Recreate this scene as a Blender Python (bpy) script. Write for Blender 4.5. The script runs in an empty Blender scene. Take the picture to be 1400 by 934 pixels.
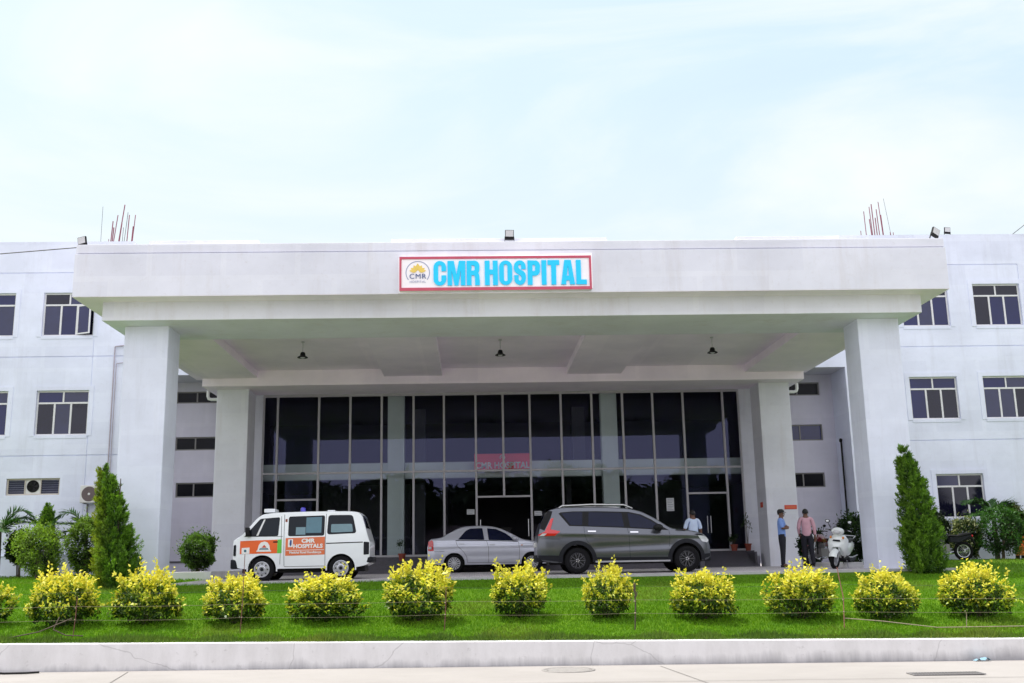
import bpy, bmesh, math, random
import numpy as np
from mathutils import Vector, Matrix
R = math.radians
PI = math.pi
scene = bpy.context.scene
C = scene.collection
random.seed(7)

# ------------------------------------------------------------------ materials
def nt(name):
    m = bpy.data.materials.new(name); m.use_nodes = True
    t = m.node_tree; t.nodes.clear()
    out = t.nodes.new('ShaderNodeOutputMaterial')
    return m, t, out
def mat(name, col, rough=.6, metal=0., var=0., scale=4., bump=0., coat=0., spec=.5, stretch=(1, 1, 1), emis=None):
    m, t, out = nt(name)
    p = t.nodes.new('ShaderNodeBsdfPrincipled')
    p.inputs['Base Color'].default_value = (*col, 1); p.inputs['Roughness'].default_value = rough
    p.inputs['Metallic'].default_value = metal; p.inputs['Coat Weight'].default_value = coat
    p.inputs['Coat Roughness'].default_value = .05; p.inputs['Specular IOR Level'].default_value = spec
    t.links.new(p.outputs[0], out.inputs[0])
    if var or bump:
        tc = t.nodes.new('ShaderNodeTexCoord'); mp = t.nodes.new('ShaderNodeMapping'); mp.inputs['Scale'].default_value = stretch
        n = t.nodes.new('ShaderNodeTexNoise'); n.inputs['Scale'].default_value = scale; n.inputs['Detail'].default_value = 6; n.inputs['Roughness'].default_value = .65
        t.links.new(tc.outputs['Object'], mp.inputs[0]); t.links.new(mp.outputs[0], n.inputs['Vector'])
        if var:
            r = t.nodes.new('ShaderNodeMapRange'); r.inputs[1].default_value = .25; r.inputs[2].default_value = .75
            r.inputs[3].default_value = 1 - var; r.inputs[4].default_value = 1 + var
            mx = t.nodes.new('ShaderNodeMix'); mx.data_type = 'RGBA'; mx.blend_type = 'MULTIPLY'; mx.inputs[0].default_value = 1
            mx.inputs[6].default_value = (*col, 1)
            t.links.new(n.outputs[0], r.inputs[0]); t.links.new(r.outputs[0], mx.inputs[7]); t.links.new(mx.outputs[2], p.inputs['Base Color'])
        if bump:
            b = t.nodes.new('ShaderNodeBump'); b.inputs['Strength'].default_value = bump; b.inputs['Distance'].default_value = .02
            t.links.new(n.outputs[0], b.inputs['Height']); t.links.new(b.outputs[0], p.inputs['Normal'])
    return m
def noise(t, tc, scale, stretch=(1, 1, 1), detail=5, rough=.6):
    mp = t.nodes.new('ShaderNodeMapping'); mp.inputs['Scale'].default_value = stretch
    n = t.nodes.new('ShaderNodeTexNoise'); n.inputs['Scale'].default_value = scale; n.inputs['Detail'].default_value = detail; n.inputs['Roughness'].default_value = rough
    t.links.new(tc.outputs['Object'], mp.inputs[0]); t.links.new(mp.outputs[0], n.inputs['Vector'])
    return n.outputs[0]
def ramp(t, sock, a, b, lo=0., hi=1.):
    r = t.nodes.new('ShaderNodeMapRange'); r.inputs[1].default_value = a; r.inputs[2].default_value = b
    r.inputs[3].default_value = lo; r.inputs[4].default_value = hi; t.links.new(sock, r.inputs[0]); return r.outputs[0]
def mixc(t, fac, a, b, mode='MIX'):
    mx = t.nodes.new('ShaderNodeMix'); mx.data_type = 'RGBA'; mx.blend_type = mode
    for i, v in ((0, fac), (6, a), (7, b)):
        if hasattr(v, 'is_output'): t.links.new(v, mx.inputs[i])
        elif i == 0: mx.inputs[0].default_value = v
        else: mx.inputs[i].default_value = (*v, 1)
    return mx.outputs[2]
def plaster(name, col, grime=(.42, .40, .36), amt=.5, rough=.85, blot=.06):
    m, t, out = nt(name)
    p = t.nodes.new('ShaderNodeBsdfPrincipled'); p.inputs['Roughness'].default_value = rough; p.inputs['Specular IOR Level'].default_value = .25
    tc = t.nodes.new('ShaderNodeTexCoord')
    big = noise(t, tc, .55, (1, 1, 1.3), 4); st = noise(t, tc, 1.6, (1, 1, .12), 6, .7); fine = noise(t, tc, 9, (1, 1, 1), 8, .7)
    c = mixc(t, ramp(t, big, .35, .65), tuple(v * (1 - blot) for v in col), tuple(min(1, v * (1 + blot)) for v in col))
    c = mixc(t, ramp(t, st, .52, .8, 0, amt), c, grime)
    c = mixc(t, ramp(t, fine, .56, .85, 0, amt * .8), c, grime)
    br = t.nodes.new('ShaderNodeTexBrick'); br.inputs['Scale'].default_value = .28; br.inputs['Color1'].default_value = (.945, .945, .955, 1); br.inputs['Color2'].default_value = (1, 1, 1, 1)
    br.inputs['Mortar'].default_value = (.985, .985, .985, 1); br.inputs['Mortar Size'].default_value = .02; br.inputs['Bias'].default_value = -.2
    mp = t.nodes.new('ShaderNodeMapping'); mp.inputs['Rotation'].default_value = (R(90), 0, 0)
    t.links.new(tc.outputs['Object'], mp.inputs[0]); t.links.new(mp.outputs[0], br.inputs['Vector'])
    c = mixc(t, 1., c, br.outputs[0], 'MULTIPLY')
    t.links.new(c, p.inputs['Base Color'])
    b = t.nodes.new('ShaderNodeBump'); b.inputs['Strength'].default_value = .25; b.inputs['Distance'].default_value = .012
    t.links.new(fine, b.inputs['Height']); t.links.new(b.outputs[0], p.inputs['Normal'])
    t.links.new(p.outputs[0], out.inputs[0])
    return m
def leafmat(name, trans=.3, rough=.5):
    m, t, out = nt(name)
    a = t.nodes.new('ShaderNodeAttribute'); a.attribute_name = 'col'
    p = t.nodes.new('ShaderNodeBsdfPrincipled'); p.inputs['Roughness'].default_value = rough; p.inputs['Specular IOR Level'].default_value = .35
    tr = t.nodes.new('ShaderNodeBsdfTranslucent'); ms = t.nodes.new('ShaderNodeMixShader'); ms.inputs[0].default_value = trans
    t.links.new(a.outputs['Color'], p.inputs['Base Color'])
    g = mixc(t, 1., a.outputs['Color'], (1.25, 1.2, .6), 'MULTIPLY'); t.links.new(g, tr.inputs[0])
    t.links.new(p.outputs[0], ms.inputs[1]); t.links.new(tr.outputs[0], ms.inputs[2]); t.links.new(ms.outputs[0], out.inputs[0])
    return m
def tinted_glass(name, tint, refl=(.9, .92, .95), ior=1.5, rough=.0, minr=.0):
    m, t, out = nt(name)
    f = t.nodes.new('ShaderNodeFresnel'); f.inputs['IOR'].default_value = ior
    tr = t.nodes.new('ShaderNodeBsdfTransparent'); tr.inputs[0].default_value = (*tint, 1)
    gl = t.nodes.new('ShaderNodeBsdfGlossy'); gl.inputs[0].default_value = (*refl, 1); gl.inputs['Roughness'].default_value = rough
    ms = t.nodes.new('ShaderNodeMixShader')
    fac = ramp(t, f.outputs[0], 0, 1, minr, 1)
    t.links.new(fac, ms.inputs[0]); t.links.new(tr.outputs[0], ms.inputs[1]); t.links.new(gl.outputs[0], ms.inputs[2]); t.links.new(ms.outputs[0], out.inputs[0])
    return m

M = {}
M['wall'] = plaster('white_wall_plaster', (.77, .805, .93), grime=(.50, .50, .56), amt=.40, blot=.06)
M['canopy'] = plaster('canopy_plaster', (.735, .75, .81), grime=(.54, .50, .48), amt=.48)
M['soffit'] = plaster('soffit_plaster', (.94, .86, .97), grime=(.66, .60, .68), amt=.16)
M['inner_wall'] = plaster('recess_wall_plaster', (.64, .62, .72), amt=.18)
M['alu'] = mat('white_aluminium', (.72, .72, .72), .45, var=.06, scale=8)
M['mull'] = mat('grey_mullion', (.50, .49, .51), .45, var=.08, scale=5)
M['frame_dk'] = mat('brown_frame', (.20, .19, .19), .5, var=.1)
M['blue_glass'] = mat('dark_blue_window_glass', (.012, .016, .085), .04, spec=.45, var=.25, scale=.7)
M['blue_glass_b'] = mat('dull_blue_window_glass', (.016, .020, .070), .08, spec=.6, var=.3, scale=1.1)
M['blue_glass_c'] = mat('blackish_window_glass', (.008, .008, .022), .06, spec=.45, var=.3, scale=1.3)  # near-black pane tone, picked most often on the ground floor
M['dark_glass'] = mat('black_window_glass', (.006, .006, .010), .12, spec=.12, var=.3, scale=1.2)
M['curtain'] = tinted_glass('tinted_curtain_glass', (.90, .95, .96), (.55, .58, 1.0), 1.42, 0, .018)
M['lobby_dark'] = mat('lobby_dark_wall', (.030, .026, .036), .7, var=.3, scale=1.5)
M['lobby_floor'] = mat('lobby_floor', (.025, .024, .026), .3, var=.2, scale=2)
M['lobby_pale'] = mat('lobby_pale_paint', (.82, .88, .87), .7, var=.05, scale=2)
M['granite'] = mat('grey_granite_steps', (.085, .08, .095), .45, var=.25, scale=14)
M['black'] = mat('black_plastic', (.008, .008, .009), .5, var=.2, scale=9, spec=.2)
M['rubber'] = mat('tyre_rubber', (.008, .008, .009), .85, var=.25, scale=20, bump=.2, spec=.15)
M['rust'] = mat('rusty_steel', (.16, .06, .05), .75, var=.4, scale=12)
M['rebar'] = mat('rebar_steel', (.24, .07, .10), .7, var=.35, scale=10)
M['steel'] = mat('brushed_steel', (.55, .55, .56), .3, metal=.9, var=.08, scale=12)
M['pvc'] = mat('white_pvc_pipe', (.72, .73, .74), .4, var=.05, scale=6)
M['pipe'] = mat('painted_conduit', (.42, .37, .42), .6, var=.15, scale=5)
M['wire'] = mat('grey_cable', (.05, .05, .06), .6, var=.2)
M['rope'] = mat('pale_rope', (.34, .28, .20), .9, var=.2, scale=20)
M['sign_white'] = mat('sign_white_panel', (.95, .91, .93), .45, var=.03, scale=3)
M['sign_red'] = mat('sign_red_border', (.55, .075, .13), .5, var=.12, scale=3)
M['cyan'] = mat('cyan_lettering', (.002, .62, 1.0), .5, var=.03)
M['navy'] = mat('navy_lettering', (.02, .06, .22), .5, var=.05)
M['grey_ring'] = mat('grey_blue_ring', (.34, .37, .52), .5, var=.05)
M['yellow'] = mat('yellow_petal', (.82, .60, .12), .5, var=.08)
M['orange_paint'] = mat('orange_sticker', (.80, .12, .012), .45, var=.06, scale=6)
M['orange_pale'] = mat('faded_orange_sticker', (.70, .16, .055), .45, var=.06, scale=6)
M['green_paint'] = mat('green_sticker', (.12, .50, .05), .45, var=.05)
M['white_print'] = mat('white_print', (.80, .80, .78), .5, var=.03)
M['red_sign'] = mat('red_interior_sign', (.92, .09, .10), .5, var=.05)
M['red_tag'] = mat('orange_red_tag', (.60, .07, .035), .5, var=.08)
M['paper'] = mat('white_paper', (.66, .68, .70), .8, var=.04)
M['print_grey'] = mat('grey_print', (.25, .27, .32), .8, var=.1)
M['lamp_glass'] = mat('floodlight_glass', (.55, .55, .56), .15, var=.15, scale=30)
M['ac_white'] = mat('ac_casing', (.70, .69, .67), .5, var=.06)
M['ac_grille'] = mat('ac_grille', (.16, .12, .12), .6, var=.2, scale=20)
M['louver'] = mat('grey_louvre_glass', (.10, .10, .16), .25, var=.15, scale=6)
M['cream'] = mat('cream_frame', (.55, .50, .43), .6, var=.08)
M['terracotta'] = mat('terracotta_pot', (.26, .055, .03), .7, var=.2, scale=8)
M['soil'] = mat('potting_soil', (.03, .02, .015), .95, var=.4, scale=20)
M['bark'] = mat('brown_bark', (.10, .075, .055), .9, var=.4, scale=9, bump=.6, stretch=(1, 1, .3))
M['palmbark'] = mat('grey_palm_trunk', (.10, .085, .075), .9, var=.35, scale=8, bump=.5, stretch=(.3, .3, 3))
M['van_white'] = mat('van_white_paint', (.82, .85, .87), .25, coat=.6, var=.03, scale=2)
M['silver'] = mat('silver_car_paint', (.60, .62, .70), .34, metal=.45, coat=.4, var=.03, scale=2)
M['khaki'] = mat('metallic_grey_green_paint', (.125, .132, .150), .28, metal=.85, coat=.35, var=.05, scale=2)
M['dark_alloy'] = mat('dark_alloy_wheel', (.075, .075, .085), .35, metal=.5, var=.1)
M['clad'] = mat('dark_plastic_cladding', (.012, .013, .017), .6, var=.1, scale=10, spec=.2)
M['car_glass'] = mat('car_window_glass', (.006, .009, .030), .04, spec=.22, var=.2, scale=1.5)
M['van_glass'] = mat('van_window_glass', (.006, .010, .016), .04, spec=.22, var=.2, scale=2)
M['teal'] = mat('teal_curtain', (.06, .16, .21), .2, var=.12, scale=3, spec=.6)
M['teal_pale'] = mat('pale_teal_screen', (.13, .23, .27), .2, var=.12, scale=3, spec=.6)
M['chrome'] = mat('chrome', (.75, .75, .77), .12, metal=1., var=.03)
M['alloy'] = mat('silver_wheel', (.52, .53, .56), .35, metal=.5, var=.06)
M['red_lens'] = mat('red_lamp_lens', (.62, .008, .012), .12, coat=.8, var=.1, scale=12)
M['clear_lens'] = mat('clear_lamp_lens', (.62, .64, .66), .08, coat=.8, var=.15, scale=14)
M['amber_lens'] = mat('amber_lens', (.65, .22, .02), .15, coat=.5, var=.1)
M['blue_beacon'] = mat('blue_beacon', (.03, .02, .45), .15, coat=.8, var=.1)
M['seam'] = mat('panel_gap', (.02, .022, .024), .8, var=.1)
M['skin'] = mat('brown_skin', (.16, .075, .045), .55, var=.08, scale=10)
M['hair'] = mat('black_hair', (.008, .007, .007), .6, var=.3, scale=40)
M['pink_shirt'] = mat('pink_shirt', (.62, .36, .42), .85, var=.10, scale=7, bump=.5)
M['blue_shirt'] = mat('light_blue_shirt', (.60, .71, .90), .85, var=.08, scale=7, bump=.5)
M['guard_shirt'] = mat('mid_blue_shirt', (.20, .33, .70), .85, var=.10, scale=7, bump=.5)
M['trousers'] = mat('dark_trousers', (.010, .010, .018), .85, var=.2, scale=8, bump=.4)
M['shoe'] = mat('black_shoe', (.01, .01, .011), .35, var=.2)
M['scooter_white'] = mat('scooter_white_paint', (.78, .82, .80), .22, coat=.7, var=.08, scale=5)
M['maroon'] = mat('maroon_tank_paint', (.14, .012, .018), .2, coat=.8, var=.1, scale=5)
M['orange_plastic'] = mat('orange_plastic', (.80, .16, .008), .4, var=.08, scale=3)
M['orange_light'] = mat('orange_yellow_plastic', (.85, .27, .010), .4, var=.08, scale=3)
M['red_rope'] = mat('reddish_twine', (.35, .14, .12), .9, var=.2)
M['leaf'] = leafmat('foliage', .30)
M['leaf_y'] = leafmat('golden_foliage', .28, .45)
M['grass'] = leafmat('grass_blades', .35, .7)

# ------------------------------------------------------------------ mesh builder
class MB:
    def __init__(s): s.v = []; s.f = []; s.m = []
    def add(s, vs, fs, m=0):
        o = len(s.v); s.v += [tuple(p) for p in vs]; s.f += [tuple(o + i for i in f) for f in fs]; s.m += [m] * len(fs); return s
    def box(s, x0, x1, y0, y1, z0, z1, m=0, skip=''):
        vs = [(x, y, z) for x in (x0, x1) for y in (y0, y1) for z in (z0, z1)]
        fs = {'l': (0, 1, 3, 2), 'r': (4, 6, 7, 5), 'f': (0, 4, 5, 1), 'b': (2, 3, 7, 6), 'd': (0, 2, 6, 4), 'u': (1, 5, 7, 3)}
        return s.add(vs, [f for k, f in fs.items() if k not in skip], m)
    def obox(s, c, ax, ay, az, m=0):
        c = Vector(c); ax = Vector(ax); ay = Vector(ay); az = Vector(az)
        vs = [c + i * ax + j * ay + k * az for i in (-1, 1) for j in (-1, 1) for k in (-1, 1)]
        return s.add(vs, [(0, 1, 3, 2), (4, 6, 7, 5), (0, 4, 5, 1), (2, 3, 7, 6), (0, 2, 6, 4), (1, 5, 7, 3)], m)
    def quad(s, a, b, c, d, m=0): return s.add([a, b, c, d], [(0, 1, 2, 3)], m)
    def tube(s, pts, r, n=8, m=0, cap=True):
        pts = [Vector(p) for p in pts]; rs = r if isinstance(r, (list, tuple)) else [r] * len(pts)
        vs = []; fs = []; prev = None
        for i, p in enumerate(pts):
            d = (pts[min(i + 1, len(pts) - 1)] - pts[max(i - 1, 0)]).normalized()
            if prev is None: a = d.orthogonal().normalized()
            else: a = (prev - d * prev.dot(d)).normalized()
            prev = a; b = d.cross(a)
            for k in range(n):
                t = 2 * PI * k / n; vs.append(p + rs[i] * (math.cos(t) * a + math.sin(t) * b))
        for i in range(len(pts) - 1):
            for k in range(n):
                fs.append((i * n + k, i * n + (k + 1) % n, (i + 1) * n + (k + 1) % n, (i + 1) * n + k))
        if cap: fs.append(tuple(range(n))[::-1]); fs.append(tuple((len(pts) - 1) * n + k for k in range(n)))
        return s.add(vs, fs, m)
    def lathe(s, prof, c=(0, 0, 0), axis='z', n=20, m=0, a0=0, a1=2 * PI):
        full = abs(a1 - a0 - 2 * PI) < 1e-6; k = n if full else n + 1
        vs = []; fs = []
        for r, h in prof:
            for i in range(k):
                t = a0 + (a1 - a0) * i / n; x, y = r * math.cos(t), r * math.sin(t)
                p = {'z': (x, y, h), 'y': (x, h, y), 'x': (h, x, y)}[axis]
                vs.append((p[0] + c[0], p[1] + c[1], p[2] + c[2]))
        for j in range(len(prof) - 1):
            for i in range(n):
                a = j * k + i; b = j * k + (i + 1) % k
                fs.append((a, b, b + k, a + k))
        return s.add(vs, fs, m)
    def prism(s, poly, d0, d1, axis='y', m=0):
        def P(u, v, d): return {'y': (u, d, v), 'z': (u, v, d), 'x': (d, u, v)}[axis]
        n = len(poly); vs = [P(u, v, d0) for u, v in poly] + [P(u, v, d1) for u, v in poly]
        fs = [tuple(range(n)), tuple(range(n, 2 * n))[::-1]] + [(i, i + n, (i + 1) % n + n, (i + 1) % n) for i in range(n)]
        return s.add(vs, fs, m)
    def grid(s, rows, m=0, closed=False):
        n = len(rows[0]); vs = [p for r in rows for p in r]
        fs = [(i * n + j, i * n + j + 1, (i + 1) * n + j + 1, (i + 1) * n + j) for i in range(len(rows) - 1) for j in range(n - 1)]
        return s.add(vs, fs, m)
    def ball(s, c, rx, ry, rz, m=0, n=12, k=8):
        rows = []
        for i in range(k + 1):
            t = PI * i / k
            rows.append([(c[0] + rx * math.sin(t) * math.cos(2 * PI * j / n), c[1] + ry * math.sin(t) * math.sin(2 * PI * j / n), c[2] + rz * math.cos(t)) for j in range(n + 1)])
        return s.grid(rows, m)
    def mesh(s, name, mats, off=(0, 0, 0), bevel=0, smooth=None):
        me = bpy.data.meshes.new(name)
        me.from_pydata([(x - off[0], y - off[1], z - off[2]) for x, y, z in s.v], [], s.f)
        for mm in (mats if isinstance(mats, (list, tuple)) else [mats]): me.materials.append(M[mm] if isinstance(mm, str) else mm)
        me.polygons.foreach_set('material_index', s.m)
        bm = bmesh.new(); bm.from_mesh(me)
        bmesh.ops.remove_doubles(bm, verts=bm.verts, dist=1e-5)
        bmesh.ops.dissolve_degenerate(bm, dist=1e-6, edges=bm.edges)
        bmesh.ops.recalc_face_normals(bm, faces=bm.faces)
        if bevel:
            es = [e for e in bm.edges if len(e.link_faces) == 2 and e.calc_face_angle(0) > .5]
            bmesh.ops.bevel(bm, geom=es, offset=bevel, segments=2, affect='EDGES', profile=.5, clamp_overlap=True)
        bm.to_mesh(me); bm.free()
        if smooth:
            me.polygons.foreach_set('use_smooth', [True] * len(me.polygons)); me.set_sharp_from_angle(angle=R(smooth))
        me.update(); return me
    def bbox(s):
        a = np.array(s.v); return a.min(0), a.max(0)

def root_loc(o):
    while o.parent: o = o.parent
    return o.get('_loc', (0, 0, 0))
LOC = {}
def tag(o, label=None, cat=None, group=None, kind=None):
    for k, v in (('label', label), ('category', cat), ('group', group), ('kind', kind)):
        if v: o[k] = v
    return o
def thing(name, label, cat, loc=(0, 0, 0), group=None, rz=0):
    o = bpy.data.objects.new(name, None); C.objects.link(o); o.location = loc; o.rotation_euler = (0, 0, rz); o.empty_display_size = .2
    return tag(o, label, cat, group)
def part(name, mb, mats, parent, off=(0, 0, 0), bevel=0, smooth=None, label=None):
    """one mesh part; off = the world location of the thing when the geometry is given in world coordinates"""
    o = bpy.data.objects.new(name, mb.mesh(name, mats, off, bevel, smooth)); C.objects.link(o); o.parent = parent
    if label: o['label'] = label
    return o
def single(name, mb, mats, label, cat, group=None, bevel=0, smooth=None, kind=None):
    a, b = mb.bbox(); off = ((a[0] + b[0]) / 2, (a[1] + b[1]) / 2, a[2])
    o = bpy.data.objects.new(name, mb.mesh(name, mats, off, bevel, smooth)); C.objects.link(o); o.location = off
    return tag(o, label, cat, group, kind)
def struct(name, mb, mats, smooth=None):
    o = bpy.data.objects.new(name, mb.mesh(name, mats, (0, 0, 0), 0, smooth)); C.objects.link(o); o['kind'] = 'structure'; return o
def copy_tree(o, parent=None):
    c = o.copy(); C.objects.link(c); c.parent = parent
    for ch in list(o.children): copy_tree(ch, c)
    return c
def hermite(pts):
    xs = [p[0] for p in pts]; zs = [p[1] for p in pts]; n = len(pts)
    d = [(zs[i + 1] - zs[i]) / (xs[i + 1] - xs[i]) for i in range(n - 1)]
    t = [d[0]] + [0 if d[i - 1] * d[i] <= 0 else 2 * d[i - 1] * d[i] / (d[i - 1] + d[i]) for i in range(1, n - 1)] + [d[-1]]
    def f(x):
        if x <= xs[0]: return zs[0]
        if x >= xs[-1]: return zs[-1]
        i = max(k for k in range(n - 1) if xs[k] <= x); h = xs[i + 1] - xs[i]; u = (x - xs[i]) / h
        return (2*u**3-3*u**2+1)*zs[i] + (u**3-2*u**2+u)*h*t[i] + (-2*u**3+3*u**2)*zs[i+1] + (u**3-u**2)*h*t[i+1]
    return f
def lin(pts):
    return lambda x: float(np.interp(x, [p[0] for p in pts], [p[1] for p in pts]))
def text_mb(s, size, bold=0., sx=1., spacing=1., align='CENTER', depth=.004):
    """lettering as real geometry: in the XZ plane, reading along +X, facing -Y, baseline at z = 0"""
    cu = bpy.data.curves.new('lettering', 'FONT'); cu.body = s; cu.size = size; cu.offset = bold; cu.space_character = spacing
    cu.align_x = align; cu.extrude = depth / 2; cu.resolution_u = 4
    o = bpy.data.objects.new('lettering', cu); C.objects.link(o)
    me = bpy.data.meshes.new_from_object(o.evaluated_get(bpy.context.evaluated_depsgraph_get()))
    mb = MB(); mb.add([(v.co.x * sx, -v.co.z, v.co.y) for v in me.vertices], [tuple(p.vertices) for p in me.polygons])
    bpy.data.objects.remove(o); bpy.data.curves.remove(cu); bpy.data.meshes.remove(me)
    return mb
def moved(mb, d):
    mb.v = [(x + d[0], y + d[1], z + d[2]) for x, y, z in mb.v]; return mb
# ------------------------------------------------------------------ camera, sky, sun
def make_camera():
    f, pitch, roll, yaw, h = 1439.13, .2085, .0194, .0391, .2346
    fw = Vector((math.sin(yaw) * math.cos(pitch), math.cos(yaw) * math.cos(pitch), math.sin(pitch)))
    r0 = Vector((math.cos(yaw), -math.sin(yaw), 0)); u0 = r0.cross(fw)
    r = r0 * math.cos(roll) - u0 * math.sin(roll); u = r0 * math.sin(roll) + u0 * math.cos(roll)
    cd = bpy.data.cameras.new('camera'); cam = bpy.data.objects.new('camera', cd); C.objects.link(cam)
    cd.sensor_width = 36; cd.lens = 36 * f / 1400; cd.clip_end = 2000; cd.clip_start = .1
    m = Matrix((r, u, -fw)).transposed().to_4x4(); m.translation = (0, 0, h); cam.matrix_world = m
    scene.camera = cam
make_camera()
SUN_DIR = Vector((-3.0, 1.3, 8.2)).normalized()       # towards the sun
EL = math.asin(SUN_DIR.z); AZ = math.atan2(SUN_DIR.x, SUN_DIR.y)
sd = bpy.data.lights.new('sun', 'SUN'); sd.energy = 5.0; sd.angle = R(.5); sd.color = (1, .95, .87)
so = bpy.data.objects.new('sun', sd); C.objects.link(so); so.rotation_euler = (-SUN_DIR).to_track_quat('-Z', 'Y').to_euler()
w = bpy.data.worlds.new('World'); scene.world = w; w.use_nodes = True
t = w.node_tree; bg = t.nodes['Background']
sky = t.nodes.new('ShaderNodeTexSky'); sky.sky_type = 'NISHITA'; sky.sun_disc = False
sky.sun_elevation = EL; sky.sun_rotation = AZ % (2 * PI); sky.air_density = 1.3; sky.dust_density = 3.5; sky.ozone_density = 1.6
tc = t.nodes.new('ShaderNodeTexCoord')
mp = t.nodes.new('ShaderNodeMapping'); mp.inputs['Scale'].default_value = (1.1, 2.2, 4.5); mp.inputs['Rotation'].default_value = (0, R(12), 0)
n = t.nodes.new('ShaderNodeTexNoise'); n.inputs['Scale'].default_value = 1.6; n.inputs['Detail'].default_value = 7; n.inputs['Roughness'].default_value = .55; n.inputs['Distortion'].default_value = .6
t.links.new(tc.outputs['Generated'], mp.inputs[0]); t.links.new(mp.outputs[0], n.inputs['Vector'])
cl = ramp(t, n.outputs[0], .34, .68, .86, 1.0)
sep = t.nodes.new('ShaderNodeSeparateXYZ'); t.links.new(tc.outputs['Generated'], sep.inputs[0])
# thin high cloud: whiter to the left, bluer to the right, with the unseen half behind the camera brightened to lift the facade
front = mixc(t, ramp(t, sep.outputs[0], -.5, .6), (5.9, 6.9, 7.2), (4.95, 6.2, 7.05))
front = mixc(t, ramp(t, n.outputs[0], .44, .66), front, (6.6, 6.95, 7.1))
low = mixc(t, ramp(t, sep.outputs[2], .15, .42), (6.35, 6.8, 7.05), front)
haze = mixc(t, ramp(t, sep.outputs[1], -.35, .35), (10.2, 10.2, 11.2), low)
col = mixc(t, cl, sky.outputs[0], haze)
t.links.new(col, bg.inputs[0]); bg.inputs[1].default_value = .15
scene.view_settings.view_transform = 'Standard'; scene.view_settings.look = 'None'; scene.view_settings.exposure = 0
scene.cycles.use_denoising = True
scene.cycles.max_bounces = 8; scene.cycles.diffuse_bounces = 6; scene.cycles.transparent_max_bounces = 16; scene.cycles.caustics_reflective = False; scene.cycles.caustics_refractive = False
scene.cycles.sample_clamp_indirect = 8

# ------------------------------------------------------------------ ground
def curb_y(x): return 17.55 - .05 * x
def curb_top(x): return -.965 - .0125 * x
def road_z(x): return -1.356 - .006 * x
def lawn_z(x, y):
    c = curb_y(x) + .2; z0 = -.995 - .0125 * x
    if y < 25: return z0 + (-.1 - z0) * max(0, (y - c) / (25 - c))
    return -.1 + .2 * min(1, (y - 25) / 10)
def road_mat():
    m, t, out = nt('concrete_road')
    p = t.nodes.new('ShaderNodeBsdfPrincipled'); p.inputs['Roughness'].default_value = .9; tc = t.nodes.new('ShaderNodeTexCoord')
    c = mixc(t, ramp(t, noise(t, tc, .5), .3, .7), (.30, .28, .262), (.36, .337, .318))
    c = mixc(t, ramp(t, noise(t, tc, 6, (1, 1, 1), 8, .75), .5, .85, 0, .5), c, (.36, .33, .31))
    c = mixc(t, ramp(t, noise(t, tc, 1.6, (.5, 1, 1), 7, .7), .55, .75, 0, .45), c, (.26, .24, .225))
    t.links.new(c, p.inputs[0]); t.links.new(p.outputs[0], out.inputs[0]); return m
def curb_mat():
    m, t, out = nt('whitewashed_kerb_wall')
    p = t.nodes.new('ShaderNodeBsdfPrincipled'); p.inputs['Roughness'].default_value = .9; tc = t.nodes.new('ShaderNodeTexCoord')
    fine = noise(t, tc, 7, (1, 1, 1), 8, .75); st = noise(t, tc, 2.2, (1, 1, .35), 6, .7)
    c = mixc(t, ramp(t, st, .4, .75, 0, .8), (.74, .73, .73), (.58, .57, .56))
    c = mixc(t, ramp(t, fine, .6, .8, 0, .7), c, (.22, .20, .18))
    sep = t.nodes.new('ShaderNodeSeparateXYZ'); t.links.new(tc.outputs['Generated'], sep.inputs[0])
    low = t.nodes.new('ShaderNodeMath'); low.operation = 'ADD'
    nn = ramp(t, noise(t, tc, 1.4, (1, .1, .1), 6, .7), .25, .8, -.12, .16); t.links.new(sep.outputs[2], low.inputs[0]); t.links.new(nn, low.inputs[1])
    d = ramp(t, low.outputs[0], .24, .40, 1, 0)
    c = mixc(t, d, c, (.37, .365, .375))
    vo = t.nodes.new('ShaderNodeTexVoronoi'); vo.feature = 'DISTANCE_TO_EDGE'; vo.inputs['Scale'].default_value = .30; vo.inputs['Randomness'].default_value = 1
    mw = t.nodes.new('ShaderNodeMix'); mw.data_type = 'RGBA'; mw.inputs[0].default_value = .12; nz = t.nodes.new('ShaderNodeTexNoise'); nz.inputs['Scale'].default_value = 4
    t.links.new(tc.outputs['Object'], nz.inputs['Vector']); t.links.new(tc.outputs['Object'], mw.inputs[6]); t.links.new(nz.outputs['Color'], mw.inputs[7]); t.links.new(mw.outputs[2], vo.inputs['Vector'])
    c = mixc(t, ramp(t, vo.outputs[0], .0008, .003, .30, 0), c, (.20, .19, .18))
    t.links.new(c, p.inputs[0])
    b = t.nodes.new('ShaderNodeBump'); b.inputs['Strength'].default_value = .5; b.inputs['Distance'].default_value = .015; t.links.new(fine, b.inputs['Height']); t.links.new(b.outputs[0], p.inputs['Normal'])
    t.links.new(p.outputs[0], out.inputs[0]); return m
def lawn_mat():
    m, t, out = nt('lawn_turf')
    p = t.nodes.new('ShaderNodeBsdfPrincipled'); p.inputs['Roughness'].default_value = .95; p.inputs['Specular IOR Level'].default_value = .1; tc = t.nodes.new('ShaderNodeTexCoord')
    c = mixc(t, ramp(t, noise(t, tc, .9, (1, .5, 1), 5), .3, .7), (.062, .140, .004), (.105, .200, .006))
    c = mixc(t, ramp(t, noise(t, tc, 30, (1, .6, 1), 4), .4, .7, 0, .6), c, (.04, .10, .005))
    t.links.new(c, p.inputs[0]); t.links.new(p.outputs[0], out.inputs[0]); return m
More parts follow.
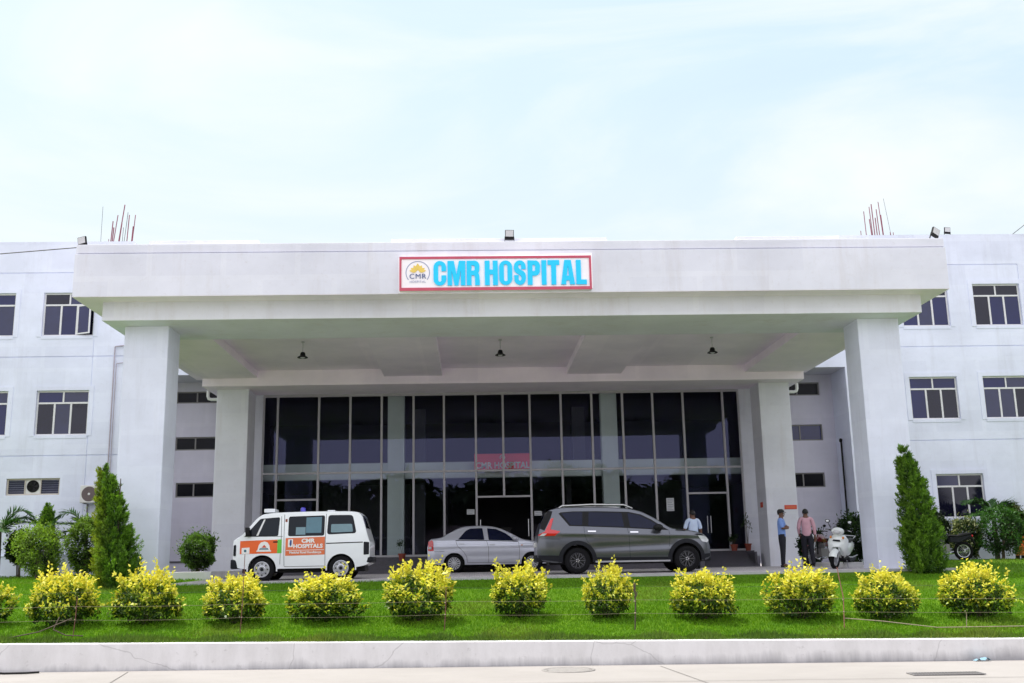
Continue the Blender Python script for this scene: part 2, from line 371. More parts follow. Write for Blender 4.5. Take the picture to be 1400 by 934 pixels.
def paver_mat():
    m, t, out = nt('driveway_pavers')
    p = t.nodes.new('ShaderNodeBsdfPrincipled'); p.inputs['Roughness'].default_value = .8; tc = t.nodes.new('ShaderNodeTexCoord')
    br = t.nodes.new('ShaderNodeTexBrick'); br.inputs['Scale'].default_value = 4; br.inputs['Color1'].default_value = (.54, .50, .51, 1); br.inputs['Color2'].default_value = (.60, .56, .57, 1); br.inputs['Mortar'].default_value = (.17, .16, .16, 1); br.inputs['Mortar Size'].default_value = .015
    t.links.new(tc.outputs['Object'], br.inputs['Vector'])
    c = mixc(t, ramp(t, noise(t, tc, 1.5), .4, .7, 0, .45), br.outputs[0], (.38, .36, .37))
    t.links.new(c, p.inputs[0]); t.links.new(p.outputs[0], out.inputs[0]); return m
M['road'] = road_mat(); M['curb'] = curb_mat(); M['lawn'] = lawn_mat(); M['paver'] = paver_mat()
M['dirt'] = mat('dry_ground', (.44, .41, .39), .95, var=.25, scale=.4)

mb = MB(); mb.quad((-900, -900, -1.75), (900, -900, -1.75), (900, 900, -1.75), (-900, 900, -1.75)); struct('ground', mb, 'dirt')
xs = [-60 + 3 * i for i in range(41)]
mb = MB(); mb.grid([[(x, -4 - .05 * x, road_z(x) - .02) for x in xs], [(x, curb_y(x) + .1, road_z(x)) for x in xs]]); struct('road', mb, 'road')
mb = MB()                                            # expansion joints of the concrete, a dark tar line each
def on_road(x, y): return (x, y, road_z(x) + .005)
for x0, y0, x1, y1, wd in ((-30, 16.4, 30, 13.7, .02), (2.9, 17.1, 3.15, 14.2, .012), (-5.5, 17.6, -5.0, 14.5, .012), (10.2, 16.9, 10.4, 13.8, .012)):
    d = Vector((y0 - y1, x1 - x0, 0)).normalized() * wd / 2
    mb.quad(*[on_road(*p) for p in ((x0 - d.x, y0 - d.y), (x1 - d.x, y1 - d.y), (x1 + d.x, y1 + d.y), (x0 + d.x, y0 + d.y))])
M['joint'] = mat('tar_joint', (.12, .11, .10), .9, var=.3); struct('road_joints', mb, 'joint')
# lawn (one sheet) around the paved porch
rnd = random.Random(3)
def lawn_sheet(mb, xx, ys):
    rows = []
    for y in ys:
        row = []
        for x in xx:
            yy = max(y, curb_y(x) + .12) if y < 18.4 else y
            row.append((x, yy, lawn_z(x, max(yy, curb_y(x) + .2)) + (rnd.uniform(-.012, .012) if 19 < y < 24.5 else 0)))
        rows.append(row)
    mb.grid(rows)
mb = MB()
lawn_sheet(mb, [-34 + i for i in range(71)], [16.0, 17.5, 18.3] + [19 + .75 * i for i in range(8)] + [25.0])
lawn_sheet(mb, [-34 + 2 * i for i in range(14)] + [-7.0], [25.0, 27, 30, 33, 36.6])
lawn_sheet(mb, [11.3] + [13 + 2 * i for i in range(13)], [25.0, 27, 30, 33, 36.6])
struct('lawn', mb, 'lawn', smooth=60)
# the paved porch falls slightly to its front edge, which has a concrete edging
mb = MB(); mb.grid([[(x, y, z) for x in (-7.0, -2, 4, 11.3)] for y, z in ((25.15, -.055), (27, -.03), (30, .0), (38.2, .0))])
struct('driveway', mb, 'paver')
# ------------------------------------------------------------------ retaining kerb wall, grate, manhole, hose
mb = MB(); a = []; b = []
segs = [-34 + 2 * i for i in range(36)]
for x in segs:
    y = curb_y(x); zt = curb_top(x); zb = road_z(x) - .1
    a.append([(x, y - .012, zb), (x, y, zt - .012), (x, y + .012, zt), (x, y + .2, zt), (x, y + .2, zb)])
mb.grid(a)
single('retaining_wall', mb, 'curb', 'low whitewashed concrete retaining wall running along the front of the lawn', 'wall')
mb = MB(); 
for x0 in (-7.0,):
    mb.grid([[(x, y, z) for y, z in ((25.0, -.14), (25.0, -.045), (25.15, -.045), (25.15, -.14))] for x in (-7.1, -3, 2, 7, 11.35)])
single('edging_strip', mb, mat('pale_edging', (.42, .42, .42), .9, var=.2, scale=5), 'thin pale concrete edging between the lawn and the paved porch', 'kerb')
# planter kerbs beside the porch
for x0, x1, y, lab in ((-9.6, -7.02, 29.0, 'low white planter kerb left of the ambulance, between the two left columns'), (9.62, 10.1, 27.6, 'short white planter kerb just behind the white scooter')):
    mb = MB(); mb.box(x0, x1, y, y + .18, -.12, .2 if x0 < 0 else .12); mb.box(x1 - .16, x1, y + .18, 37.4 if x0 < 0 else 31, -.12, .2 if x0 < 0 else .12)
    single('planter_kerb', mb, 'curb', lab, 'kerb', bevel=.012)
mb = MB(); mb.quad((-9.7, 29.1, .16), (-7.1, 29.1, .16), (-7.1, 38.2, .16), (-12, 38.2, .16)); struct('planter_soil', mb, 'soil')
# drain grate at the lower right
gx, gy = 6.62, 15.25; rz = -.05
t0 = thing('drain_grate', 'dark slotted drain grate set in the road at the lower right corner', 'drain grate', (gx, gy, road_z(gx) + .004), rz=rz)
mb = MB(); mb.box(-.5, .5, -.16, -.13, 0, .012); mb.box(-.5, .5, .13, .16, 0, .012); mb.box(-.5, -.47, -.13, .13, 0, .012); mb.box(.47, .5, -.13, .13, 0, .012); part('frame', mb, 'frame_dk', t0)
mb = MB(); mb.box(-.47, .47, -.13, .13, -.02, .001); part('pit', mb, 'black', t0)
mb = MB()
for i in range(22): mb.box(-.45 + i * .042, -.434 + i * .042, -.13, .13, .002, .01)
part('bars', mb, 'frame_dk', t0)
# manhole
mb = MB(); mb.lathe([(.0, .006), (.33, .006), (.335, .008)], (1.42, 16.75, road_z(1.4)), n=32)
mb.lathe([(.36, .004), (.375, .013), (.40, .013), (.415, .003)], (1.42, 16.75, road_z(1.4)), n=32)
single('manhole_cover', mb, mat('cement_cover', (.27, .255, .24), .9, var=.25, scale=9), 'round cement manhole cover flush with the road in the middle foreground', 'manhole cover')
mb = MB(); mb.tube([(-8.6, 18.25, road_z(-8) + .02), (-8.0, 17.85, road_z(-8) + .02), (-7.4, 17.55, road_z(-7) + .02), (-7.05, 17.55, road_z(-7) + .02), (-6.9, 17.64, road_z(-7) + .02)], .016, 8)
single('hose', mb, 'black', 'dark hose lying on the road at the lower left edge', 'hose', smooth=50)

# ------------------------------------------------------------------ the hospital building
B0 = (1.15, 37.0, 0.0)
B = thing('hospital_building', 'white three storey hospital with a wide columned entrance canopy and dark glass lobby', 'building', B0)
def bpart(name, mb, mats, parent=None, bevel=0, smooth=None, label=None): return part(name, mb, mats, parent or B, B0, bevel, smooth, label)
def wall_holes(mb, x0, x1, z0, z1, y, th, holes, m=0):
    """wall in the XZ plane, front face at y, with rectangular openings (x0,x1,z0,z1,depth)"""
    X = sorted({x0, x1} | {h[0] for h in holes if x0 < h[0] < x1} | {h[1] for h in holes if x0 < h[1] < x1})
    Z = sorted({z0, z1} | {h[2] for h in holes if z0 < h[2] < z1} | {h[3] for h in holes if z0 < h[3] < z1})
    for i in range(len(X) - 1):
        for j in range(len(Z) - 1):
            cx, cz = (X[i] + X[i + 1]) / 2, (Z[j] + Z[j + 1]) / 2
            if not any(h[0] < cx < h[1] and h[2] < cz < h[3] for h in holes):
                mb.quad((X[i], y, Z[j]), (X[i + 1], y, Z[j]), (X[i + 1], y, Z[j + 1]), (X[i], y, Z[j + 1]), m)
    for a, b, c, d, dep in holes:
        a = max(a, x0); b = min(b, x1)
        mb.quad((a, y, c), (a, y + dep, c), (a, y + dep, d), (a, y, d), m); mb.quad((b, y, c), (b, y + dep, c), (b, y + dep, d), (b, y, d), m)
        mb.quad((a, y, c), (b, y, c), (b, y + dep, c), (a, y + dep, c), m); mb.quad((a, y, d), (b, y, d), (b, y + dep, d), (a, y + dep, d), m)
        mb.quad((a, y + dep, c), (b, y + dep, c), (b, y + dep, d), (a, y + dep, d), m)
YW, YG = 36.5, 38.05
prand = random.Random(12)
def window(x0, x1, z0, z1, sash=False, split=.43):
    """aluminium window, two lights above three; frame set 6 cm back from the wall face"""
    y = YW + .07; fr = MB(); b = .05
    fr.box(x0, x1, y, y + .05, z0, z0 + b); fr.box(x0, x1, y, y + .05, z1 - b, z1); fr.box(x0, x0 + b, y, y + .05, z0 + b, z1 - b); fr.box(x1 - b, x1, y, y + .05, z0 + b, z1 - b)
    zs = z1 - split; fr.box(x0 + b, x1 - b, y - .004, y + .05, zs - .03, zs + .03)
    xm = (x0 + x1) / 2; fr.box(xm - .027, xm + .027, y, y + .05, zs + .03, z1 - b)
    wd = (x1 - x0 - 2 * b) / 3; xs_ = [x0 + b + wd * i for i in range(4)]
    for k in (1, 2): fr.box(xs_[k] - .032, xs_[k] + .032, y - .006, y + .05, z0 + b, zs - .03)
    win = bpart('window', fr, 'alu', bevel=.004)
    cells = [(x0 + b, xm - .027, zs + .03, z1 - b), (xm + .027, x1 - b, zs + .03, z1 - b)]
    cells += [(xs_[k] + (.032 if k else 0), xs_[k + 1] - (.032 if k < 2 else 0), z0 + b, zs - .03) for k in range(3)]
    for i, (a, c, d, e) in enumerate(cells):
        p = MB(); p.box(a + .001, c - .001, y + .018 + .002 * (i % 2), y + .030, d + .001, e - .001); bpart('pane', p, prand.choice(['blue_glass', 'blue_glass', 'blue_glass_b', 'blue_glass_c'] if z1 > 4 else ['blue_glass_c', 'blue_glass_b', 'blue_glass_c']), win)
    if sash:                                          # a sash standing open
        p = MB(); ax = Vector((math.cos(R(-24)), math.sin(R(-24)), 0)); wz = (zs - .03 - z0 - b) / 2; c0 = Vector((xs_[2] + .03, y - .02, z0 + b + wz)); L = wd / 2
        nrm = Vector((-ax.y, ax.x, 0))
        for cc, hx, hz in ((c0 + ax * .022, .022, wz), (c0 + ax * (2 * L - .022), .022, wz), (c0 + ax * L + Vector((0, 0, wz - .022)), L - .045, .022), (c0 + ax * L - Vector((0, 0, wz - .022)), L - .045, .022)):
            p.obox(cc, ax * hx, nrm * .018, (0, 0, hz))
        s = bpart('sash', p, 'alu', win, label='window sash standing open')
        p = MB(); p.obox(c0 + ax * L, ax * (L - .044), nrm * .005, (0, 0, wz - .044)); bpart('sash_glass', p, 'blue_glass', win)
    sr = MB(); o = .16; yb = YW - .018                # raised plaster band round the opening
    for bx in ((x0 - o, x0 - .004, z0 - o * .2, z1 + o), (x1 + .004, x1 + o, z0 - o * .2, z1 + o), (x0 - .004, x1 + .004, z1 + .004, z1 + o), (x0 - .004, x1 + .004, z0 - o * .7, z0 - .004)):
        sr.box(bx[0], bx[1], yb, YW + .01, bx[2], bx[3])
    bpart('surround', sr, 'wall', win)
    return win
S1, S2, S3 = 4.16, 7.605, 10.635                     # shadow grooves at the floor levels
wins_l = [(-15.03, -13.25), (-17.79, -16.0), (-20.55, -18.76)]
wins_r = [(15.57, 17.3), (18.24, 19.98), (20.9, 22.65)]
holes = []
for x0, x1 in wins_l:
    holes += [(x0, x1, 8.35, 9.9, .14), (x0, x1, 4.86, 6.41, .14)]
lou = (-15.83, -14.04, 2.83, 3.40)
holes_l = holes + [(lou[0], lou[1], lou[2], lou[3], .2)] + [(-30, -9, z - .018, z + .018, .035) for z in (S1, S2, S3)]
holes_l += [(-13.215, -13.19, a, b, .02) for a, b in ((.9, S1 - .018), (S1 + .018, S2 - .018), (S2 + .018, 8.2))]
mb = MB(); wall_holes(mb, -30, -12.0, .84, 11.78, YW, .2, [h for h in holes_l])
wall_holes(mb, -12.0, -9.0, 6.9, 11.0, YW, .2, [(-12.0, -9.0, S2 - .018, S2 + .018, .035)])
mb.box(-12.0, -11.999, YW, YG + 8, .1, 6.9); mb.box(-30, -12.0, YW + .4, YG + 9, 11.66, 11.78, skip='f'); mb.quad((-12.0, YW, 11.78), (-12.0, YW + 8, 11.78), (-12.0, YW + 8, 6.9), (-12.0, YW, 6.9))
mb.quad((-30, YW, 11.78), (-12, YW, 11.78), (-12, YW + .41, 11.78), (-30, YW + .41, 11.78))
bpart('wing_wall', mb, 'wall', label='left wing of the hospital, with the louvred opening at ground level')
mb = MB(); mb.box(-30, -12.0, YW - .05, YW + .3, -.4, .80); mb.box(-30, -12.0, YW - .08, YW + .3, .802, .84)
bpart('plinth', mb, 'wall')
hr = []
for x0, x1 in wins_r: hr += [(x0, x1, 8.36, 9.91, .14), (x0, x1, 4.98, 6.5, .14)]
hr += [(16.19, 17.87, 1.52, 3.04, .14), (20.9, 22.65, 1.52, 3.04, .14)]
hr += [(13.3, 40, z - .018, z + .018, .035) for z in (4.23, S2)] + [(14.5, 20.02, 10.63, 10.666, .035)] + [(20.0, 20.02, 10.1, 10.63, .02)]
mb = MB(); wall_holes(mb, 13.3, 40, 0, 11.8, YW, .2, hr); wall_holes(mb, 11.0, 13.3, 6.9, 11.0, YW, .2, [(11.0, 13.3, S2 - .018, S2 + .018, .035)])
mb.box(13.299, 13.3, YW, YG + 8, -.2, 6.9); mb.quad((14.42, YW - .002, 11.8), (14.42, YW + 8, 11.8), (40, YW + 8, 11.8), (40, YW - .002, 11.8))
bpart('wing_wall', mb, 'wall', label='right wing of the hospital, with three rows of windows')
# central block between the wings, above the lobby, and the dark soffit under it
mb = MB(); mb.quad((-12, YW, 6.9), (13.3, YW, 6.9), (13.3, YG, 6.9), (-12, YG, 6.9)); mb.quad((-9, YW + .01, 6.9), (11, YW + .01, 6.9), (11, YW + .01, 8.6), (-9, YW + .01, 8.6))
mb.quad((-9, YW + .01, 8.6), (11, YW + .01, 8.6), (11, 50, 8.6), (-9, 50, 8.6))
bpart('bridge_slab', mb, 'inner_wall')
strips_l = [(-10.71 + .02, -9.0, 6.14, 6.57), (-10.65, -9.0, 4.44, 4.92), (-10.57, -9.0, 2.77, 3.29)]
strips_r = [(11.3, 12.83, 6.13, 6.62), (11.3, 12.83, 4.46, 5.05), (11.3, 12.78, 2.76, 3.29)]
for strips, xa, xb, xm in ((strips_l, -12.0, -7.86, -9.95), (strips_r, 10.23, 13.3, 12.0)):
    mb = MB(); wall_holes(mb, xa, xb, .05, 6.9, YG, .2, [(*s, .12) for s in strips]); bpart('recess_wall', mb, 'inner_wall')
    if xa < 0:
        mb = MB(); mb.box(xa, xb, YG - .06, YG, .05, .50); mb.box(xa, xb, YG - .09, YG, .502, .56, 1); bpart('plinth', mb, ['inner_wall', 'granite'])
    for (x0, x1, z0, z1) in strips:
        y = YG + .05; fr = MB(); b = .045
        fr.box(x0, x1, y, y + .05, z0, z0 + b); fr.box(x0, x1, y, y + .05, z1 - b, z1); fr.box(x0, x0 + b, y, y + .05, z0 + b, z1 - b); fr.box(x1 - b, x1, y, y + .05, z0 + b, z1 - b); fr.box(xm - .025, xm + .025, y - .005, y + .05, z0 + b, z1 - b)
        wn = bpart('strip_window', fr, 'frame_dk')
        for a, c in ((x0 + b, xm - .025), (xm + .025, x1 - b)):
            p = MB(); p.box(a, c, y + .02, y + .03, z0 + b, z1 - b); bpart('pane', p, 'blue_glass' if (xa > 0 and 4 < z0 < 5) else 'dark_glass', wn)
for x0, x1 in wins_l:
    window(x0, x1, 8.35, 9.9, sash=x0 > -16); window(x0, x1, 4.86, 6.41)
for x0, x1 in wins_r: window(x0, x1, 8.36, 9.91); window(x0, x1, 4.98, 6.5)
window(16.19, 17.87, 1.52, 3.04); window(20.9, 22.65, 1.52, 3.04)
# louvred opening with the exhaust fan
x0, x1, z0, z1 = lou; y = YW + .06; b = .05; fr = MB()
fr.box(x0, x1, y, y + .08, z0, z0 + b); fr.box(x0, x1, y, y + .08, z1 - b, z1); fr.box(x0, x0 + b, y, y + .08, z0 + b, z1 - b); fr.box(x1 - b, x1, y, y + .08, z0 + b, z1 - b)
xa, xb = x0 + .62, x0 + 1.12
fr.box(xa - .03, xa, y, y + .08, z0 + b, z1 - b); fr.box(xb, xb + .03, y, y + .08, z0 + b, z1 - b)
lw = bpart('louvre_window', fr, 'cream')
for a, c in ((x0 + b, xa - .03), (xb + .03, x1 - b)):
    p = MB()
    for i in range(6):
        zz = z0 + b + .04 + i * .074; p.obox(((a + c) / 2, y + .04, zz), ((c - a) / 2, 0, 0), (0, .022, -.030), (0, .003, .002))
    bpart('louvre', p, 'louver', lw)
p = MB(); p.box(xa, xb, y + .03, y + .04, z0 + b, z1 - b); pnl = bpart('fan_panel', p, 'ac_white', lw)
cx, cz = (xa + xb) / 2, (z0 + z1) / 2 + .02; p = MB()
p.lathe([(0, .0), (.17, .0), (.19, -.02), (.205, -.02), (.205, .0)], (cx, y + .028, cz), 'y', 28)
for k in range(6):
    a = k * PI / 3; p.obox((cx + .1 * math.cos(a), y + .005, cz + .1 * math.sin(a)), (.07 * math.cos(a), 0, .07 * math.sin(a)), (-.03 * math.sin(a), .012, .03 * math.cos(a)), (0, .002, 0))
p.ball((cx, y + .0, cz), .035, .02, .035); bpart('exhaust_fan', p, 'black', lw)
# canopy: fascia, downstand beams, coffered soffit, columns
FX0, FX1, BX0, BX1 = -9.566, 11.838, -9.016, 11.324
YF, YB, YR = 24.815, 25.362, 35.05
mb = MB()
mb.box(FX0, FX1, YF, YF + .25, 6.706, 7.774)
mb.box(FX0, FX0 + .25, YF + .25, 36.4, 6.706, 7.774); mb.box(FX1 - .25, FX1, YF + .25, 36.4, 6.706, 7.774)
bpart('canopy_fascia', mb, 'canopy', bevel=.012)
mb = MB(); mb.box(FX0 + .012, FX1 - .012, YF + .035, YF + .25, 7.80, 8.02); mb.box(FX0 + .012, FX0 + .25, YF + .25, 36.4, 7.80, 8.02); mb.box(FX1 - .25, FX1 - .012, YF + .25, 36.4, 7.80, 8.02)
mb.box(FX0 + .06, FX1 - .06, YF + .06, YF + .24, 7.77, 7.80); bpart('canopy_parapet', mb, 'canopy', bevel=.01)
for a, c in ((-7.89, -5.22), (-1.97, 3.40), (6.66, 9.27)):
    mb = MB(); mb.box(a, c, YF + .25, YF + .5, 8.0, 8.17); bpart('parapet_block', mb, 'canopy', bevel=.01)
mb = MB(); mb.box(FX0 + .25, FX1 - .25, YF + .25, 36.4, 6.76, 7.3)
# overhang of the fascia outside the beams (flat soffit of the gutter)
mb.box(FX0 + .004, FX1 - .004, YF + .004, YB, 6.70, 6.72); mb.box(FX0 + .004, BX0, YB, 36.4, 6.70, 6.72); mb.box(BX1, FX1 - .004, YB, 36.4, 6.70, 6.72)
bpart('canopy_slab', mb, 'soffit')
mb = MB(); mb.box(BX0, BX1, YB, 27.65, 6.237, 6.758); bpart('beam', mb, 'canopy', bevel=.01)
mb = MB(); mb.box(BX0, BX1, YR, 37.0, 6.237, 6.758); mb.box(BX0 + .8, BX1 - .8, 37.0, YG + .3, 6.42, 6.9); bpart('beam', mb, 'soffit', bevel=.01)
for a, c in ((BX0, -7.19), (-2.96, -1.01), (3.2, 5.05), (9.3, BX1)):
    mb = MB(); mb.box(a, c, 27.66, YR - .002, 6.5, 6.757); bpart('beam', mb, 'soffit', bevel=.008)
for i, (a, c, y0, y1, lab) in enumerate(((-8.661, -7.572, 26.0, 27.04, 'front left canopy column'), (9.893, 10.967, 26.0, 27.04, 'front right canopy column'), (-8.671, -7.594, 35.69, 36.85, 'rear left canopy column'), (9.911, 10.978, 35.69, 36.85, 'rear right canopy column'))):
    mb = MB(); mb.box(a, c, y0, y1, -.3, 6.24); bpart('column', mb, 'wall' if i < 2 else 'canopy', bevel=.02, label=lab)
# lobby interior
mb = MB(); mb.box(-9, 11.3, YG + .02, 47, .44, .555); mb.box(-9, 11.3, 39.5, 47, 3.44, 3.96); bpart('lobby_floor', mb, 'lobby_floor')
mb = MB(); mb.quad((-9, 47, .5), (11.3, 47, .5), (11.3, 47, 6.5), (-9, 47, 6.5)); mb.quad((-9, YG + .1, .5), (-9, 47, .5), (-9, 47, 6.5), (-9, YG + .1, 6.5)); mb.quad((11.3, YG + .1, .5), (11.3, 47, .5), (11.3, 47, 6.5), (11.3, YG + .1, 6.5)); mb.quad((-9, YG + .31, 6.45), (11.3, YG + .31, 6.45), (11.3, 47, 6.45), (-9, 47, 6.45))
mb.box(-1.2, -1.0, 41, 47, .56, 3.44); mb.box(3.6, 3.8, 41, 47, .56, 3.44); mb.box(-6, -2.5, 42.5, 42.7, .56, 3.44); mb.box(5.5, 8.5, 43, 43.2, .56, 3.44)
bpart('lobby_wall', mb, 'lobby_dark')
mb = MB(); mb.box(-9, 11.3, 39.2, 39.5, 3.40, 3.99); bpart('gallery_edge', mb, 'lobby_pale')
for a, c in ((-3.13, -2.52), (4.77, 5.37)):
    mb = MB(); mb.box(a, c, 38.75, 39.19, .56, 6.44); bpart('lobby_pillar', mb, 'lobby_pale', bevel=.015)
mb = MB(); mb.box(-2.4, -1.9, 42, 42.6, .56, 6.4); mb.box(4.0, 4.5, 42, 42.6, 3.96, 6.4); bpart('lobby_pillar', mb, mat('grey_lobby_pillar', (.07, .07, .085), .7, var=.1))
for i, x in enumerate((-6.2, -.2, 6.8)):
    mb = MB(); mb.box(x, x + 1.6, 40.6, 41.2, .56, 1.55); mb.box(x - .05, x + 1.65, 40.5, 41.25, 1.55, 1.6); bpart('reception_counter', mb, mat('wood_counter%d' % i, (.022, .018, .016), .5, var=.3, scale=5, stretch=(1, 1, 6)), bevel=.01)
# curtain wall
for a, c in ((-7.86, -7.56), (9.79, 10.23)):
    mb = MB(); mb.box(a, c, YG - .06, YG + .2, .1, 6.42); bpart('jamb', mb, 'canopy', bevel=.01)
mb = MB(); zb, zt = .56, 6.36
mb.box(-7.558, 9.788, YG - .03, YG + .06, zb, zb + .07); mb.box(-7.558, 9.788, YG - .03, YG + .06, zt - .05, zt + .06); mb.box(-7.558, -7.50, YG - .03, YG + .06, zb + .07, zt - .05); mb.box(9.73, 9.788, YG - .03, YG + .06, zb + .07, zt - .05)
cw = bpart('curtain_wall', mb, 'mull')
mx = [-7.03, -5.55, -4.42, -3.29, -2.14, -1.04, .11, 1.10, 2.08, 3.22, 4.35, 5.48, 6.59, 7.71, 9.18]
zT = 3.55
for x in mx:
    z0 = 2.62 if x == 1.10 else zb + .07
    mb = MB(); mb.box(x - .037, x + .037, YG - .05, YG + .06, z0, zt - .05); bpart('mullion', mb, 'mull', cw)
ex = [-7.50] + mx + [9.73]
mb = MB()
for i in range(len(ex) - 1):
    mb.box(ex[i] + (.037 if i else 0), ex[i + 1] - (.037 if i < len(ex) - 2 else 0), YG - .028, YG + .05, zT - .035, zT + .035)
bpart('transom', mb, 'mull', cw)
doors = {(-7.03, -5.55): 1, (.11, 1.10): 2, (1.10, 2.08): 2, (7.71, 9.18): 1}
for i in range(len(ex) - 1):
    a, c = ex[i] + (.037 if i else 0), ex[i + 1] - (.037 if i < len(ex) - 2 else 0)
    d = doors.get((ex[i], ex[i + 1])); cells = [(zT + .035, zt - .05)] + ([(2.65, zT - .035)] if d else [(zb + .07, zT - .035)])
    for z0, z1 in cells:
        mb = MB(); mb.quad((a, YG + .012, z0), (c, YG + .012, z0), (c, YG + .012, z1), (a, YG + .012, z1)); bpart('glass_pane', mb, 'curtain', cw)
for a, c in ((-7.03, -5.55), (.11, 2.08), (7.71, 9.18)):
    mb = MB(); mb.box(a + .037, c - .037, YG - .035, YG + .05, 2.585, 2.65); bpart('door_head', mb, 'mull', cw)
    xm = (a + c) / 2
    for s, (u, v) in ((-1, (a + .04, xm - .006)), (1, (xm + .006, c - .04))):
        mb = MB(); mb.quad((u, YG + .02, zb + .075), (v, YG + .02, zb + .075), (v, YG + .02, 2.58), (u, YG + .02, 2.58))
        if c == 2.08: mb = MB(); y_ = YG + .02; o_ = (u if s < 0 else v); mb.quad((o_, y_, zb + .075), (o_, y_ + .9, zb + .075), (o_, y_ + .9, 2.58), (o_, y_, 2.58))
        dr = bpart('glass_door', mb, 'curtain')
        hx = xm + s * .06 if c != 2.08 else (o_ - s * .09); hb = MB(); hy = YG - .045
        hb.tube([(hx, hy, 1.2), (hx, hy, 1.8)], .016, 8); hb.tube([(hx, hy, 1.28), (hx, YG + .02, 1.28)], .008, 6); hb.tube([(hx, hy, 1.72), (hx, YG + .02, 1.72)], .008, 6); bpart('handle', hb, 'steel', dr, smooth=40)
# plinth, steps and ramp in front of the lobby
mb = MB(); mb.box(-7.5, 9.9, 37.6, YG - .04, -.05, .553)
for i in range(3): mb.box(-7.5, 7.6, 37.6 - .34 * (i + 1), 37.6 - .34 * i - .002, -.05, .553 - .14 * (i + 1))
bpart('entrance_steps', mb, 'granite', bevel=.008)
mb = MB(); mb.prism([(37.598, .55), (37.598, -.05), (35.9, -.05), (35.9, .02)], 7.75, 9.55, 'x'); mb.box(7.6, 7.748, 35.9, 37.598, -.05, .5); mb.box(9.552, 9.62, 36.2, 37.598, -.05, .5); bpart('entrance_ramp', mb, 'granite', bevel=.006)
mb = MB(); mb.box(9.63, 9.9, 36.9, 37.59, -.05, .36); bpart('side_step', mb, 'inner_wall', bevel=.008)
# starter bars left standing on the wing parapets
for x, zt_, dx, r in ((-13.28, 13.18, .0, .007), (-13.0, 11.95, 0, .012), (-12.93, 12.62, .05, .020), (-12.88, 12.38, .04, .022), (-12.84, 12.85, .13, .017), (-12.66, 13.24, .18, .020), (-12.64, 12.55, .08, .024), (-12.52, 12.38, .02, .009), (-12.46, 12.95, .10, .010), (-12.36, 12.85, .05, .018), (-12.17, 12.85, .08, .016), (-12.19, 12.42, .04, .024)):
    mb = MB(); mb.tube([(x, 36.75, 11.7), (x + dx * .9, 36.75, zt_)], r, 6); bpart('starter_bar', mb, 'rebar' if r > .011 else 'wire')
for x, zt_, dx, r in ((14.42, 12.05, 0, .013), (14.62, 12.80, -.03, .014), (14.83, 12.5, -.06, .018), (14.86, 12.98, -.06, .014), (14.94, 13.08, -.05, .018), (15.03, 12.55, -.03, .018), (15.12, 12.88, -.06, .016), (15.26, 12.66, -.05, .022), (15.25, 13.17, -.10, .014), (15.56, 13.30, -.22, .006), (15.52, 12.0, 0, .013), (15.63, 11.98, 0, .013)):
    mb = MB(); mb.tube([(x, 36.75, 11.7), (x + dx * .8, 36.75, zt_)], r, 6); bpart('starter_bar', mb, 'rebar' if r > .008 else 'wire')

# ------------------------------------------------------------------ things fixed to the building
def floodlight(x, y, z, tilt, yaw, label):
    t0 = thing('floodlight', label, 'floodlight', (x, y, z), 'floodlights on the roof edge', rz=yaw)
    rot = Matrix.Rotation(tilt, 4, 'Y') 
    def rr(mb): mb.v = [tuple(rot @ Vector(p)) for p in mb.v]; return mb
    mb = MB(); mb.box(-.11, .11, -.03, .03, .07, .32); part('housing', rr(mb), 'black', t0, bevel=.01)
    mb = MB(); mb.box(-.095, .095, -.036, -.031, .145, .305); part('lens', rr(mb), 'lamp_glass', t0)
    mb = MB(); mb.box(-.12, -.108, -.015, .015, -.03, .15); mb.box(.108, .12, -.015, .015, -.03, .15); mb.box(-.12, .12, -.02, .02, -.04, -.028); part('bracket', rr(mb), 'black', t0)
    return t0
floodlight(-9.43, 24.95, 7.93, R(-9), R(-14), 'small square floodlight at the left end of the canopy top')
floodlight(.96, 24.95, 8.02, R(1), 0, 'small square floodlight above the signboard')
floodlight(11.62, 24.95, 8.02, R(24), R(20), 'tilted floodlight at the right end of the canopy top')
floodlight(17.63, 36.7, 11.82, R(4), 0, 'floodlight on the roof of the right wing')
for x, lab in ((-4.96, 'black pendant lamp under the left bay of the canopy'), (.84, 'black pendant lamp under the middle bay of the canopy'), (7.16, 'black pendant lamp under the right bay of the canopy')):
    t0 = thing('pendant_lamp', lab, 'lamp', (x, 30.5, 6.24), 'pendant lamps under the canopy')
    mb = MB(); mb.tube([(0, 0, .19), (0, 0, .516)], .012, 8); mb.lathe([(.0, .517), (.05, .517), (.05, .49), (0, .485)], n=14); part('stem', mb, 'steel', t0)
    mb = MB(); mb.lathe([(0, .20), (.05, .20), (.07, .17), (.08, .10), (.09, .09), (.15, .055), (.155, .035), (.14, .03), (.08, .05), (0, .055)], n=24); part('shade', mb, 'black', t0, smooth=35)
    mb = MB(); mb.lathe([(0, .005), (.05, .02), (.075, .048)], n=18); part('bulb_cover', mb, 'lamp_glass', t0, smooth=40)
